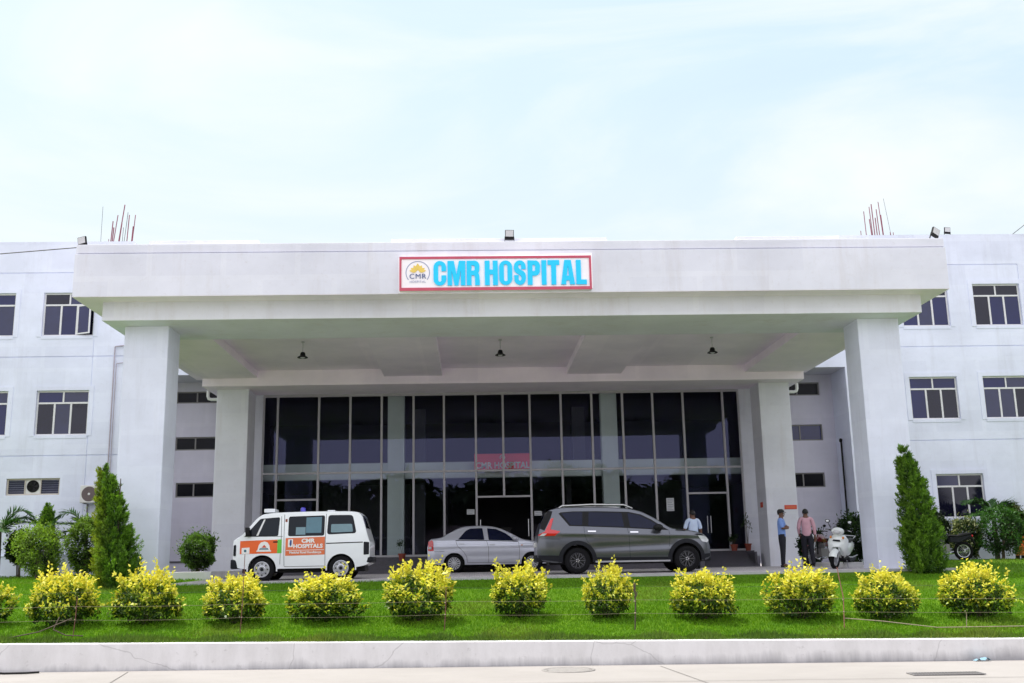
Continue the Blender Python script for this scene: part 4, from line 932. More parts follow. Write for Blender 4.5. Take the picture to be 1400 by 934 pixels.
    # nose, bumpers, mirrors, roof kit
    mb = MB(); mb.box(.02, .20, yc - .70, yc + .70, .31, .535); part('bumper', mb, 'clad', v, bevel=.03, smooth=40)
    mb = MB(); mb.box(3.13, 3.37, yc - .70, yc + .70, .40, .545); part('bumper', mb, 'clad', v, bevel=.03, smooth=40)
    part('windscreen', sh.top_panel(.285, .66, .90, .90, .006), 'van_glass', v, smooth=60); part('rear_window', sh.top_panel(3.135, 3.235, .85, .85, .006), 'van_glass', v)
    for sd in (-1, 1):
        mb = MB(); x, y = .44, yc + sd * .80; mb.tube([(.50, yc + sd * .66, 1.12), (.46, y, 1.14)], .014, 8); mb.obox((.435, y, 1.175), (.045, 0, 0), (0, .07, 0), (-.012, 0, .105)); part('mirror', mb, 'black', v, bevel=.015, smooth=40)
    part('wiper', MB().tube([(.255, yc - .1, 1.115), (.33, yc - .42, 1.195)], .008, 6), 'black', v)
    mb = MB(); mb.box(.70, .965, yc - .25, yc + .25, 1.655, 1.745); part('siren_box', mb, 'van_white', v, bevel=.012); mb = MB(); mb.box(.78, .90, yc - .2, yc + .2, 1.58, 1.655); part('siren_foot', mb, 'clad', v)
    mb = MB(); mb.lathe([(0, 1.655), (.075, 1.655), (.075, 1.67), (.065, 1.675), (.062, 1.745), (.045, 1.77), (0, 1.775)], (1.63, yc - .1, 0), n=20); part('beacon', mb, 'blue_beacon', v, smooth=40)
    mb = MB(); mb.box(2.24, 2.42, yc - .2, yc + .2, 1.655, 1.69); part('roof_vent', mb, 'van_white', v, bevel=.012)
    mb = MB(); mb.box(1.30, 1.345, yc - sh.side(1.32, 1.44) - .012, yc - sh.side(1.32, 1.44), 1.40, 1.47); part('reflector', mb, 'terracotta', v)
build_van()

def build_suv():
    yc = .885
    top = hermite([(0, .84), (.03, 1.0), (.07, 1.12), (.18, 1.38), (.30, 1.57), (.40, 1.605), (.8, 1.63), (1.47, 1.625), (2.2, 1.585), (2.55, 1.515), (2.85, 1.375), (3.1, 1.22), (3.33, 1.075), (3.45, 1.045), (3.85, .995), (4.10, .93), (4.22, .86), (4.29, .76), (4.32, .62)])
    sill = hermite([(0, .42), (.15, .32), (.5, .27), (3.9, .26), (4.2, .28), (4.32, .36)])
    belt = lin([(0, 1.12), (.4, 1.10), (1.4, 1.06), (2.7, 1.0), (3.4, .97), (4.4, .95)])
    sh = Shell(top, sill, [(.98, .325, .39), (3.69, .325, .39)], hw_plan(0, 4.32, .885, .80, .72, .5, .75), belt, 1.63, .20, 0, 4.32, crown=.025, r=.05, yc=yc)
    sh.crease = lambda x, z: .022 * max(0, 1 - abs(z - (1.0 - .03 * x)) / .09) - .024 * math.exp(-((z - .64 - .03 * (x - 2)) / .10) ** 2) * max(0, min(1, (x - 1.1) / .4, (3.5 - x) / .3))
    v = thing('sport_utility_car', 'dark grey seven seat car with black cladding and roof rails parked before the entrance', 'car', (1.56, 26.3, -.025))
    part('body', sh.body(), 'khaki', v, smooth=40); under(v, .3, 4.1, .55, .22, .68, yc)
    for xw in (.98, 3.69):
        for sd in (-1, 1): wheel(v, xw, yc + sd * (.885 - .11), .315, .315, .20, .205, 'black', sd)
    for sd in (-1, 1):
        daylight = [(.60, 1.50), (.55, 1.47), (.80, 1.16), (1.12, 1.145), (2.0, 1.10), (3.27, 1.015), (3.10, 1.115), (2.86, 1.28), (2.6, 1.415), (2.3, 1.485), (1.5, 1.515), (.9, 1.52)]
        part('window_surround', sh.panel(daylight, .003, sd, 60), 'black', v, smooth=60)
        for pl_ in ([(.62, 1.475), (.83, 1.185), (1.12, 1.17), (1.15, 1.495), (.9, 1.50)], [(1.27, 1.155), (1.30, 1.49), (2.12, 1.465), (2.16, 1.115)], [(2.31, 1.105), (2.27, 1.455), (2.55, 1.40), (2.80, 1.275), (3.02, 1.13), (3.12, 1.045)]):
            part('side_window', sh.panel(rounded(pl_, .03), .006, sd, 40), 'car_glass', v, smooth=60)
        for pts in ([(1.16, 1.13), (1.17, .95), (1.22, .80), (1.40, .55), (1.42, .34)], [(2.235, 1.09), (2.27, .9), (2.28, .34)], [(3.27, 1.0), (3.28, .80), (3.26, .62)], [(1.43, .36), (3.24, .34)], [(.10, .86), (.55, .84)]):
            part('door_gap', sh.line(pts, .009, .003, sd), 'seam', v)
        part('cladding', sh.panel([(1.36, .265), (1.36, .385), (3.32, .365), (3.32, .255)], .008, sd), 'clad', v); part('sill_strip', sh.panel([(1.42, .262), (1.42, .30), (3.27, .295), (3.27, .257)], .018, sd), 'alloy', v)
        part('cladding', sh.panel([(.02, .36), (.02, .46), (.62, .44), (.62, .28)], .008, sd), 'clad', v); part('cladding', sh.panel([(4.06, .29), (4.06, .42), (4.31, .44), (4.31, .36)], .008, sd), 'clad', v)
        for xw in (.98, 3.69): part('wheel_arch', sh.flare(xw, .325, .375, .475, .012, sd, -6, 186), 'clad', v, smooth=50)
        for x0, z0 in ((1.25, 1.02), (2.30, .985)):
            part('door_handle', sh.line([(x0, z0), (x0 + .20, z0 - .004)], .034, .018, sd), 'chrome', v)
        part('rear_pillar', sh.panel([(.07, 1.11), (.165, 1.36), (.30, 1.55), (.40, 1.53), (.345, 1.37), (.18, 1.06)], .006, sd, 40), 'black', v, smooth=60)
        tl = part('tail_light', sh.panel([(.02, .955), (.20, 1.04), (.34, 1.085), (.57, 1.03), (.43, .925), (.06, .925)], .010, sd, 40), 'red_lens', v); part('tail_light_bar', sh.panel([(.185, 1.03), (.355, 1.35), (.42, 1.36), (.33, 1.08)], .011, sd, 30), 'red_lens', tl)
        part('tail_light_clear', sh.panel([(.05, .925), (.13, .985), (.24, .985), (.17, .925)], .014, sd, 10), 'clear_lens', v)
        part('headlight', sh.panel([(3.98, .885), (4.05, .905), (4.22, .83), (4.285, .76), (4.24, .70), (4.10, .73)], .008, sd, 20), 'clear_lens', v); part('headlight_trim', sh.panel([(3.90, .905), (3.98, .925), (4.10, .905), (4.16, .865), (4.0, .875)], .010, sd, 16), 'clad', v)
        part('fender_vent', sh.panel([(3.42, 1.005), (3.45, 1.025), (3.70, 1.0), (3.66, .985)], .006, sd, 10), 'black', v)
        mb = MB(); mb.ball((2.98, yc + sd * 1.02, 1.08), .125, .075, .085, n=18, k=10); mb.tube([(3.05, yc + sd * .86, 1.02), (3.0, yc + sd * .98, 1.05)], .03, 8); part('mirror', mb, 'black', v, smooth=60)
        mb = MB(); yr = yc + sd * (sh.side(1.4, 1.58) - .085); mb.tube([(.54, yr, 1.60), (.66, yr, 1.665), (1.4, yr, 1.685), (2.2, yr, 1.665), (2.42, yr, 1.575)], [.02, .024, .026, .024, .018], 8); part('roof_rail', mb, 'steel', v, smooth=50)
    part('windscreen', sh.top_panel(2.42, 3.27, .90, .92, .005), 'car_glass', v, smooth=60); part('rear_window', sh.top_panel(.12, .27, .86, .86, .005), 'car_glass', v, smooth=60)
    mb = MB(); mb.grid([[(x, yc + .70 * (j / 8 - 1), z) for j in range(17)] for x, z in ((.20, 1.585), (.30, 1.61), (.46, 1.625), (.46, 1.61), (.22, 1.57))]); part('roof_spoiler', mb, 'black', v, smooth=40)
    mb = MB(); mb.box(-.03, .30, yc - .68, yc + .68, .30, .47); part('rear_bumper', mb, 'clad', v, bevel=.03, smooth=40)
    mb = MB(); mb.box(4.08, 4.345, yc - .60, yc + .60, .25, .45); part('front_bumper', mb, 'clad', v, bevel=.04, smooth=40)
    mb = MB(); mb.box(4.25, 4.335, yc - .48, yc + .48, .52, .70); part('grille', mb, 'black', v, bevel=.02); mb = MB(); mb.box(4.335, 4.345, yc - .45, yc + .45, .60, .625); part('grille_bar', mb, 'chrome', v)
    mb = MB(); mb.box(-.035, .0, yc - .26, yc + .26, .66, .78); part('number_plate', mb, 'white_print', v)
    mb = MB(); mb.box(1.75, 1.95, yc - .3, yc + .1, .12, .23); part('exhaust', mb, 'frame_dk', v, bevel=.03)
build_suv()

def build_sedan():
    yc = .85
    top = hermite([(0, .86), (.03, .99), (.10, 1.075), (.30, 1.095), (.44, 1.12), (.75, 1.285), (1.08, 1.435), (1.35, 1.475), (1.7, 1.485), (2.05, 1.465), (2.35, 1.40), (2.75, 1.22), (3.12, 1.03), (3.25, 1.0), (3.7, .93), (4.0, .85), (4.18, .75), (4.25, .62)])
    sill = hermite([(0, .42), (.15, .30), (.5, .25), (3.7, .24), (4.1, .27), (4.25, .36)])
    sh = Shell(top, sill, [(.87, .29, .345), (3.40, .29, .345)], hw_plan(0, 4.25, .845, .80, .72, .45, .6), lin([(0, 1.02), (1.0, 1.02), (3.0, .97), (4.3, .93)]), 1.485, .21, 0, 4.25, crown=.03, r=.05, yc=yc)
    sh.crease = lambda x, z: .014 * max(0, 1 - abs(z - .84) / .08) - .016 * math.exp(-((z - .52) / .09) ** 2) * max(0, min(1, (x - 1.0) / .4, (3.2 - x) / .3))
    v = thing('sedan_car', 'silver sedan car partly hidden behind the dark grey car, close to the entrance steps', 'car', (-1.52, 34.9, 0))
    part('body', sh.body(), 'silver', v, smooth=40); under(v, .3, 4.0, .5, .18, .62, yc)
    for xw in (.87, 3.40):
        for sd in (-1, 1): wheel(v, xw, yc + sd * (.845 - .10), .295, .295, .185, .205, 'cover', sd)
    for sd in (-1, 1):
        w1 = rounded([(1.00, 1.055), (1.25, 1.335), (1.40, 1.405), (1.80, 1.415), (1.86, 1.03)], .03); w2 = rounded([(2.00, 1.025), (1.95, 1.41), (2.25, 1.375), (2.55, 1.235), (2.83, 1.02), (2.80, .995)], .03)
        part('window_surround', sh.panel([(.94, 1.03), (1.22, 1.35), (1.38, 1.43), (1.90, 1.435), (2.28, 1.40), (2.60, 1.245), (2.93, .985)], .003, sd, 50), 'silver', v, smooth=60)
        part('side_window', sh.panel(w1, .006, sd, 30), 'car_glass', v, smooth=60); part('side_window', sh.panel(w2, .006, sd, 30), 'car_glass', v, smooth=60)
        part('belt_strip', sh.line([(.92, 1.025), (2.0, 1.005), (2.95, .965)], .02, .006, sd), 'clad', v)
        for pts in ([(.93, 1.0), (.98, .85), (1.18, .66), (1.28, .5), (1.30, .32)], [(1.93, 1.0), (1.99, .8), (1.99, .31)], [(2.97, .95), (3.0, .7), (2.98, .31)], [(1.3, .31), (2.98, .30)], [(.22, .68), (.56, .68)]):
            part('door_gap', sh.line(pts, .009, .003, sd), 'seam', v)
        for x0, z0 in ((1.04, .915), (2.03, .875)): part('door_handle', sh.line([(x0, z0), (x0 + .17, z0)], .035, .018, sd), 'alloy', v)
        part('tail_light', sh.panel(rounded([(.02, .70), (.03, 1.0), (.15, 1.055), (.20, .98), (.205, .70)], .02), .008, sd, 12), 'red_lens', v); part('tail_light_clear', sh.panel(rounded([(.035, .76), (.04, .83), (.14, .83), (.14, .76)], .02), .012, sd, 6), 'clear_lens', v)
        part('side_repeater', sh.panel(rounded([(3.05, .83), (3.05, .86), (3.11, .86), (3.11, .83)], .01), .008, sd, 4), 'amber_lens', v)
        part('headlight', sh.panel([(3.80, .80), (3.95, .84), (4.15, .74), (4.20, .66), (4.05, .64)], .008, sd, 12), 'clear_lens', v)
        mb = MB(); mb.ball((2.86, yc + sd * .95, 1.06), .095, .06, .065, n=16, k=8); mb.tube([(2.9, yc + sd * .80, 1.0), (2.87, yc + sd * .92, 1.035)], .022, 8); part('mirror', mb, 'silver', v, smooth=60)
    part('windscreen', sh.top_panel(2.33, 3.10, .92, .92, .005), 'car_glass', v, smooth=60); part('rear_window', sh.top_panel(.47, 1.06, .88, .90, .005), 'car_glass', v, smooth=60)
    mb = MB(); mb.box(-.02, .02, yc - .25, yc + .25, .72, .83); part('number_plate', mb, 'white_print', v)
build_sedan()

def bike_wheel(parent, c, rad, wid, ax, spokes, mat_rim='alloy'):
    """two wheeler wheel: c centre, ax axle direction"""
    ax = Vector(ax).normalized(); u = Vector((0, 0, 1)); f = ax.cross(u).normalized(); c = Vector(c)
    def P(r, a, o): return c + (f * math.cos(a) + u * math.sin(a)) * r + ax * o
    mb = MB(); rows = []
    for i in range(33):
        a = 2 * PI * i / 32; rows.append([P(rad - wid * .5 + wid * .5 * math.cos(b), a, wid * .5 * math.sin(b)) for b in [2 * PI * j / 10 for j in range(11)]])
    mb.grid(rows); ty = part('wheel', mb, 'rubber', parent, smooth=50)
    mb = MB(); rr = rad - wid
    mb.grid([[P(r, 2 * PI * i / 32, o) for r, o in ((rr, -wid * .3), (rr * .92, -wid * .25), (rr * .92, wid * .25), (rr, wid * .3))] for i in range(33)])
    for k in range(spokes):
        a = 2 * PI * k / spokes; mb.tube([P(.02, a, .02), P(rr * .93, a + .15, 0)], .007 if spokes < 9 else .003, 5); mb.tube([P(.02, a, -.02), P(rr * .93, a - .15, 0)], .007 if spokes < 9 else .003, 5)
    mb.tube([c - ax * wid * .7, c + ax * wid * .7], .035, 12); part('rim', mb, mat_rim, ty); return ty

def build_scooter():
    v = thing('scooter', 'white scooter parked beside the front right column, facing the lawn', 'scooter', (9.40, 27.35, -.05), rz=R(-33)); v.rotation_euler[1] = R(6)
    # local frame: forward = -Y
    mb = MB(); rows = []                               # front apron (leg shield)
    for z, w_, y in ((.28, .10, -.36), (.34, .155, -.40), (.45, .185, -.45), (.55, .20, -.475), (.66, .215, -.47), (.76, .20, -.44), (.84, .14, -.41), (.88, .10, -.39)):
        rows.append([(w_ * 1.2 * s_, y + .11 * abs(s_) ** 2 + (.03 if abs(s_) > .98 else 0), max(z, .56 if abs(s_) < .4 else .56 - .30 * (abs(s_) - .4) / .6)) for s_ in [j / 6 - 1 for j in range(13)]])
    rows2 = [[(x, y + .05, z) for x, y, z in r] for r in rows]
    mb.grid(rows); mb.grid(rows2)
    part('leg_shield', mb, 'scooter_white', v, smooth=50)
    mb = MB(); mb.quad((-.10, -.485, .70), (.10, -.485, .70), (.085, -.478, .745), (-.085, -.478, .745)); part('shield_vent', mb, 'clad', v)
    mb = MB(); mb.prism([(-.28, .30), (-.28, .36), (.16, .36), (.20, .30), (.10, .26), (-.2, .26)], -.14, .14, 'x'); part('floorboard', mb, 'clad', v, bevel=.015)
    bike_wheel(v, (0, -.58, .225), .225, .10, (1, -.18, 0), 6); bike_wheel(v, (0, .62, .225), .225, .10, (1, 0, 0), 6)
    mb = MB(); rows = []                               # front mudguard
    for i in range(11):
        a = R(20 + 14.5 * i); rows.append([(.10 * s_, -.58 - (.30 - .06 * s_ * s_) * math.cos(a), .225 + (.30 - .06 * s_ * s_) * math.sin(a)) for s_ in (-1, -.7, -.3, 0, .3, .7, 1)])
    mb.grid(rows); part('mudguard', mb, 'scooter_white', v, smooth=50)
    mb = MB(); mb.tube([(-.075, -.58, .225), (-.075, -.50, .50)], .014, 8); mb.tube([(.075, -.58, .225), (.075, -.50, .50)], .014, 8); part('fork', mb, 'alloy', v, smooth=50)
    mb = MB(); mb.ball((0, -.37, .955), .165, .12, .10, n=20, k=10); part('handlebar_cowl', mb, 'scooter_white', v, smooth=60)
    mb = MB(); mb.ball((0, -.462, .935), .10, .05, .058, n=16, k=8); part('headlight', mb, 'lamp_glass', v, smooth=60)
    for s_ in (-1, 1):
        mb = MB(); mb.tube([(s_ * .14, -.33, .965), (s_ * .25, -.28, .985), (s_ * .34, -.24, .98)], [.018, .018, .02], 8); part('handgrip', mb, 'black', v, smooth=50)
        mb = MB(); mb.tube([(s_ * .24, -.33, .99), (s_ * .34, -.36, .965)], .008, 6); part('brake_lever', mb, 'alloy', v)
        m1 = MB(); m1.tube([(s_ * .18, -.31, 1.0), (s_ * .24, -.31, 1.10), (s_ * .27, -.31, 1.17)], .008, 6); st = part('mirror', m1, 'black', v); m2 = MB(); m2.ball((s_ * .28, -.31, 1.20), .065, .02, .045, n=14, k=8); part('mirror_head', m2, 'black', st, smooth=60); m3 = MB(); m3.ball((s_ * .28, -.327, 1.20), .045, .008, .03, n=12, k=6); part('indicator', m3, 'clear_lens', st, smooth=60)
        mb = MB(); mb.ball((s_ * .155, -.44, .80), .03, .03, .035, n=10, k=6); part('indicator', mb, 'amber_lens', v, smooth=60)
    mb = MB(); rows = []
    for y, w_, z0, z1 in ((.16, .10, .34, .62), (.24, .14, .34, .70), (.45, .16, .38, .72), (.70, .15, .46, .72), (.88, .12, .56, .70), (.95, .06, .60, .67)):
        rows.append([(w_ * sx, y, z) for sx, z in ((-.75, z0), (-1, z0 + (z1 - z0) * .3), (-1, z0 + (z1 - z0) * .75), (-.75, z1), (.75, z1), (1, z0 + (z1 - z0) * .75), (1, z0 + (z1 - z0) * .3), (.75, z0), (-.75, z0))])
    mb.grid(rows); mb.f += [tuple(range(9)), tuple(len(mb.v) - 9 + i for i in range(9))]; mb.m += [0, 0]; part('rear_panel', mb, 'scooter_white', v, smooth=50)
    mb = MB(); rows = []
    for y, w_, z in ((.14, .09, .70), (.2, .12, .755), (.45, .145, .77), (.55, .14, .80), (.80, .12, .81), (.88, .08, .77)):
        rows.append([(w_ * sx, y, z - dz) for sx, dz in ((-1, .08), (-.95, .02), (-.6, 0), (0, 0), (.6, 0), (.95, .02), (1, .08))])
    mb.grid(rows); part('seat', mb, 'black', v, smooth=50)
    mb = MB(); mb.tube([(-.13, .72, .80), (-.14, .92, .86), (.14, .92, .86), (.13, .72, .80)], .012, 8); part('grab_rail', mb, 'alloy', v, smooth=50)
    mb = MB(); mb.box(-.14, .12, .30, .66, .18, .34); mb.tube([(.13, .35, .22), (.15, .65, .25), (.15, .85, .30)], [.03, .045, .045], 10); part('engine', mb, 'clad', v, bevel=.02)
    mb = MB(); mb.tube([(-.12, .28, .24), (-.22, .33, .03)], .014, 6); mb.tube([(.08, .3, .24), (.12, .34, .03)], .012, 6); part('stand', mb, 'alloy', v)
    mb = MB(); mb.tube([(.20, .02, .33), (.24, .25, .33), (.24, .75, .38)], .012, 6); mb.tube([(.24, .3, .33), (.17, .3, .3)], .01, 6); part('side_guard', mb, 'alloy', v)
build_scooter()

def build_motorcycle(loc, rz, label, tank='maroon'):
    v = thing('motorcycle', label, 'motorcycle', loc, rz=rz)
    steer = Vector((1, .22, 0))
    bike_wheel(v, (0, -.66, .30), .30, .085, (1, .30, 0), 12); bike_wheel(v, (0, .62, .30), .30, .10, (1, 0, 0), 12)
    mb = MB()
    for s_ in (-1, 1): mb.tube([(s_ * .085, -.66 + s_ * .026, .30), (s_ * .08, -.50 + s_ * .02, .62), (s_ * .075, -.36 + s_ * .02, .93)], [.022, .022, .017], 8)
    part('fork', mb, 'alloy', v, smooth=50)
    mb = MB(); rows = []
    for i in range(9):
        a = R(25 + 15 * i); rows.append([(.06 * s_, -.66 - .33 * math.cos(a), .30 + .33 * math.sin(a) - .01 * s_ * s_) for s_ in (-1, -.5, 0, .5, 1)])
    mb.grid(rows); part('mudguard', mb, tank, v, smooth=50)
    mb = MB(); mb.ball((0, -.47, .86), .085, .08, .09, n=14, k=8); part('headlamp', mb, 'clear_lens', v, smooth=60); mb = MB(); mb.ball((0, -.42, .88), .10, .08, .11, n=14, k=8); part('headlamp_cowl', mb, 'black', v, smooth=60)
    mb = MB(); mb.tube([(-.36, -.18, 1.0), (-.30, -.24, 1.02), (-.08, -.36, .96), (.08, -.36, .96), (.30, -.24, 1.02), (.36, -.18, 1.0)], .014, 8); part('handlebar', mb, 'black', v, smooth=50)
    for s_ in (-1, 1):
        m1 = MB(); m1.tube([(s_ * .26, -.27, 1.02), (s_ * .32, -.28, 1.14)], .007, 6); m1.ball((s_ * .33, -.28, 1.17), .06, .015, .04, n=12, k=6); part('mirror', m1, 'black', v, smooth=60)
    mb = MB(); rows = []
    for y, w_, z0, z1 in ((-.32, .06, .76, .84), (-.25, .12, .72, .92), (-.05, .14, .70, .94), (.12, .11, .70, .88), (.2, .07, .72, .82)):
        rows.append([(w_ * sx, y, z0 + (z1 - z0) * t_) for sx, t_ in ((-.7, 0), (-1, .35), (-.85, .75), (-.4, 1), (.4, 1), (.85, .75), (1, .35), (.7, 0), (-.7, 0))])
    mb.grid(rows); part('fuel_tank', mb, tank, v, smooth=50)
    mb = MB(); mb.prism([(.16, .76), (.20, .82), (.45, .80), (.62, .86), (.88, .88), (.90, .82), (.5, .72)], -.11, .11, 'x'); part('seat', mb, 'black', v, bevel=.03, smooth=50)
    mb = MB(); mb.prism([(.2, .58), (.2, .74), (.55, .74), (.85, .80), (.9, .76), (.5, .56)], -.10, .10, 'x'); part('side_panel', mb, tank, v, bevel=.02)
    mb = MB(); mb.box(-.12, .12, -.22, .18, .28, .52); mb.lathe([(.08, -.06), (.10, -.04), (.10, .04), (.08, .06)], (0, -.06, .6), 'x', 16)
    for i in range(5): mb.box(-.10, .10, -.16, .04, .53 + i * .03, .545 + i * .03)
    part('engine', mb, 'frame_dk', v, bevel=.01)
    mb = MB(); mb.tube([(-.10, -.2, .45), (-.14, -.24, .3), (-.15, 0, .22), (-.16, .4, .26), (-.17, .9, .36)], [.022, .022, .024, .045, .045], 10); part('exhaust', mb, 'chrome', v, smooth=50)
    mb = MB(); mb.tube([(0, -.36, .9), (0, -.2, .68), (0, -.22, .35)], .02, 8); mb.tube([(0, -.3, .82), (0, .2, .74), (0, .85, .78)], .02, 8); mb.tube([(-.07, .25, .72), (-.08, .62, .30)], .014, 8); mb.tube([(.07, .25, .72), (.08, .62, .30)], .014, 8); mb.tube([(0, .1, .35), (0, .62, .3)], .02, 8); part('frame', mb, 'black', v, smooth=50)
    mb = MB(); mb.box(-.07, .07, .90, .94, .74, .80); part('tail_lamp', mb, 'red_lens', v, bevel=.01); mb = MB(); mb.prism([(.66, .64), (.9, .74), (1.0, .5), (.98, .48), (.88, .68), (.66, .60)], -.07, .07, 'x'); part('rear_mudguard', mb, 'black', v, bevel=.01)
    mb = MB(); mb.tube([(-.08, .1, .3), (-.22, .16, .0)], .012, 6); part('stand', mb, 'black', v)
build_motorcycle((10.35, 31.6, 0), R(-52), 'dark maroon motorcycle half hidden behind the man in the pink shirt')
build_motorcycle((14.9, 33.6, lawn_z(15, 33.6)), R(-97), 'dark motorcycle half hidden among the shrubs by the right wing', 'clad')
# orange cart at the right edge
o = (18.0, 34.0, lawn_z(18, 34)); T = thing('orange_cart', 'bright orange slope fronted cart cut off by the right edge of the photo', 'cart', o)
mb = MB(); mb.prism([(-.40, .12), (-.26, .42), (1.0, .42), (1.0, .12)], -.35, .35, 'y'); part('tray', mb, 'orange_light', T, bevel=.015)
mb = MB(); mb.prism([(-.22, .425), (-.16, .74), (1.0, .74), (1.0, .425)], -.28, .35, 'y'); part('hopper', mb, 'orange_plastic', T, bevel=.015)
mb = MB(); mb.box(-.25, 1.0, -.3, .3, .03, .118); part('chassis', mb, 'black', T, bevel=.01)
for x in (-.1, .7):
    mb = MB(); mb.lathe([(0, -.36), (.06, -.36), (.06, -.31), (0, -.31)], (x, 0, .06), 'y', 14); part('castor', mb, 'rubber', T)

# ------------------------------------------------------------------ people
def skin_mb(verts, edges, root=0, sub=2):
    """verts: (x,y,z,radius_x,radius_y)"""
    me = bpy.data.meshes.new('figure'); bm = bmesh.new(); ly = bm.verts.layers.skin.verify()
    vs = []
    for i, p in enumerate(verts):
        v = bm.verts.new(p[:3]); v[ly].radius = (p[3], p[4] if len(p) > 4 else p[3]); v[ly].use_root = (i == root); vs.append(v)
    for a, b in edges: bm.edges.new((vs[a], vs[b]))
    bm.to_mesh(me); bm.free(); o = bpy.data.objects.new('figure', me); C.objects.link(o)
    s = o.modifiers.new('skin', 'SKIN'); s.use_smooth_shade = True; u = o.modifiers.new('sub', 'SUBSURF'); u.levels = sub; u.render_levels = sub
    r = bpy.data.meshes.new_from_object(o.evaluated_get(bpy.context.evaluated_depsgraph_get()))
    mb = MB(); mb.add([tuple(v.co) for v in r.vertices], [tuple(p.vertices) for p in r.polygons])
    bpy.data.objects.remove(o); bpy.data.meshes.remove(me); bpy.data.meshes.remove(r); return mb
def person(label, loc, rz, H, shirt, arms, sleeve=2, feet=((-.10, 0), (.10, .04)), cap=False, group=None, belly=1.0):
    """arms: for left (-x) and right (+x): elbow, wrist, hand points (fractions of height, facing -Y)"""
    k = H / 1.70; S = lambda *p: tuple(v * k for v in p)
    v = thing('person', label, 'person', loc, group, rz)
    V, E = [], []
    def n(x, y, z, r, ry=None, link=None):
        q_ = .84 if (abs(x) < .01 and z < 1.35) else 1; V.append(S(x, y, z, r * q_, (ry or r) * q_)); 
        if link is not None: E.append((link, len(V) - 1))
        return len(V) - 1
    pel = n(0, 0, .93, .12, .10); wst = n(0, .0, 1.07, .115, .09, pel); che = n(0, .0, 1.26, .135, .10, wst); nkb = n(0, .0, 1.40, .075, .07, che); nk = n(0, -.005, 1.47, .052, .052, nkb); hd = n(0, -.015, 1.56, .072, .085, nk); cr = n(0, -.01, 1.645, .062, .078, hd)
    hands = []; armpts = []
    for s_, (el, wr, ha) in zip((-1, 1), arms):
        sh_ = n(s_ * .165, .0, 1.38, .058, .055, nkb); e = n(*el, .043, None, sh_); w_ = n(*wr, .031, None, e); h_ = n(*ha, .028, .034, w_); armpts.append(((s_ * .165, 0, 1.38), el, wr)); hands.append((w_, h_, wr, ha, s_))
    for s_, (fx, fy) in zip((-1, 1), feet):
        hp = n(s_ * .085, .0, .87, .088, None, pel); kn = n(s_ * .092 + (fx - s_ * .10) * .5, fy * .5 - .01, .49, .062, None, hp); an = n(fx, fy, .09, .045, None, kn); to = n(fx + s_ * .02, fy - .14, .045, .038, None, an)
    # fingers and thumb
    for w_, h_, wr, ha, s_ in hands:
        d = (Vector(ha) - Vector(wr)).normalized(); side = d.cross(Vector((0, 1, .2))).normalized(); up = side.cross(d)
        for q, L in zip((-.021, -.007, .007, .021), (.058, .070, .074, .062)):
            a = Vector(ha) + side * q + d * .02; b = a + d * L * .55 + up * .008; c = b + (d * .8 + up * .6).normalized() * L * .5
            i = n(*b, .0095, None, h_); n(*c, .008, None, i)
        a = Vector(ha) - side * .035 + d * .005; i = n(*a, .011, None, h_); n(*(a + (d - side * .5).normalized() * .035), .009, None, i)
    bm_ = skin_mb(V, E, pel)
    # nose, ears and brow belong to the same continuous body mesh
    for c, rr in (((0, -.108, 1.555), (.014, .02, .024)), ((.078, -.0, 1.56), (.012, .022, .032)), ((-.078, -.0, 1.56), (.012, .022, .032)), ((0, -.085, 1.50), (.032, .025, .024))):
        bm_.ball(S(*c), *S(*rr), n=8, k=6)
    part('body', bm_, 'skin', v, smooth=80)
    mb = MB()
    for s_ in (-1, 1): mb.ball(S(s_ * .032, -.092, 1.575), *S(.013, .008, .008), n=8, k=5)
    mb.box(*S(-.026, .026, -.112, -.104, 1.515, 1.521)); part('eyes_and_mouth', mb, 'hair', v)
    mb = MB(); rows = []
    for i in range(8):
        th = R(6 + 17.5 * i); row = []
        for j in range(21):
            a = 2 * PI * j / 20; front = max(0, -math.sin(a)) + .35 * abs(math.cos(a)); zz = 1.585 + .098 * math.cos(th * (1 - .50 * front)); rr = math.sin(max(.05, th * (1 - .50 * front)))
            row.append(S(.088 * rr * math.cos(a), -.008 + .103 * rr * math.sin(a), zz))
        rows.append(row)
    mb.grid(rows); part('hair', mb, 'hair', v, smooth=80)
    if cap:
        mb = MB(); mb.lathe([(0, 1.705 * k), (.06 * k, 1.70 * k), (.10 * k, 1.665 * k), (.108 * k, 1.61 * k), (.104 * k, 1.60 * k)], (0, -.008 * k, 0), n=24)
        mb.grid([[S(x, y, z) for x, y, z in ((-.09, -.06, 1.612), (-.05, -.095, 1.62), (0, -.105, 1.622), (.05, -.095, 1.62), (.09, -.06, 1.612))], [S(x, y, z) for x, y, z in ((-.08, -.12, 1.597), (-.045, -.165, 1.60), (0, -.18, 1.602), (.045, -.165, 1.60), (.08, -.12, 1.597))]]); part('cap', mb, 'hair', v, smooth=60)
    # shirt
    V2, E2 = [], []
    def n2(x, y, z, r, ry=None, link=None):
        V2.append(S(x, y, z, r, ry or r)); 
        if link is not None: E2.append((link, len(V2) - 1))
        return len(V2) - 1
    z0_ = n2(0, 0, .86, .135 * belly, .118 * belly); a = n2(0, 0, .93, .142 * belly, .124 * belly, z0_); b = n2(0, 0, 1.07, .140 * belly, .118 * belly, a); c = n2(0, .005, 1.25, .152, .122, b); d = n2(0, .0, 1.395, .10, .085, c); e = n2(0, -.003, 1.445, .063, .063, d)
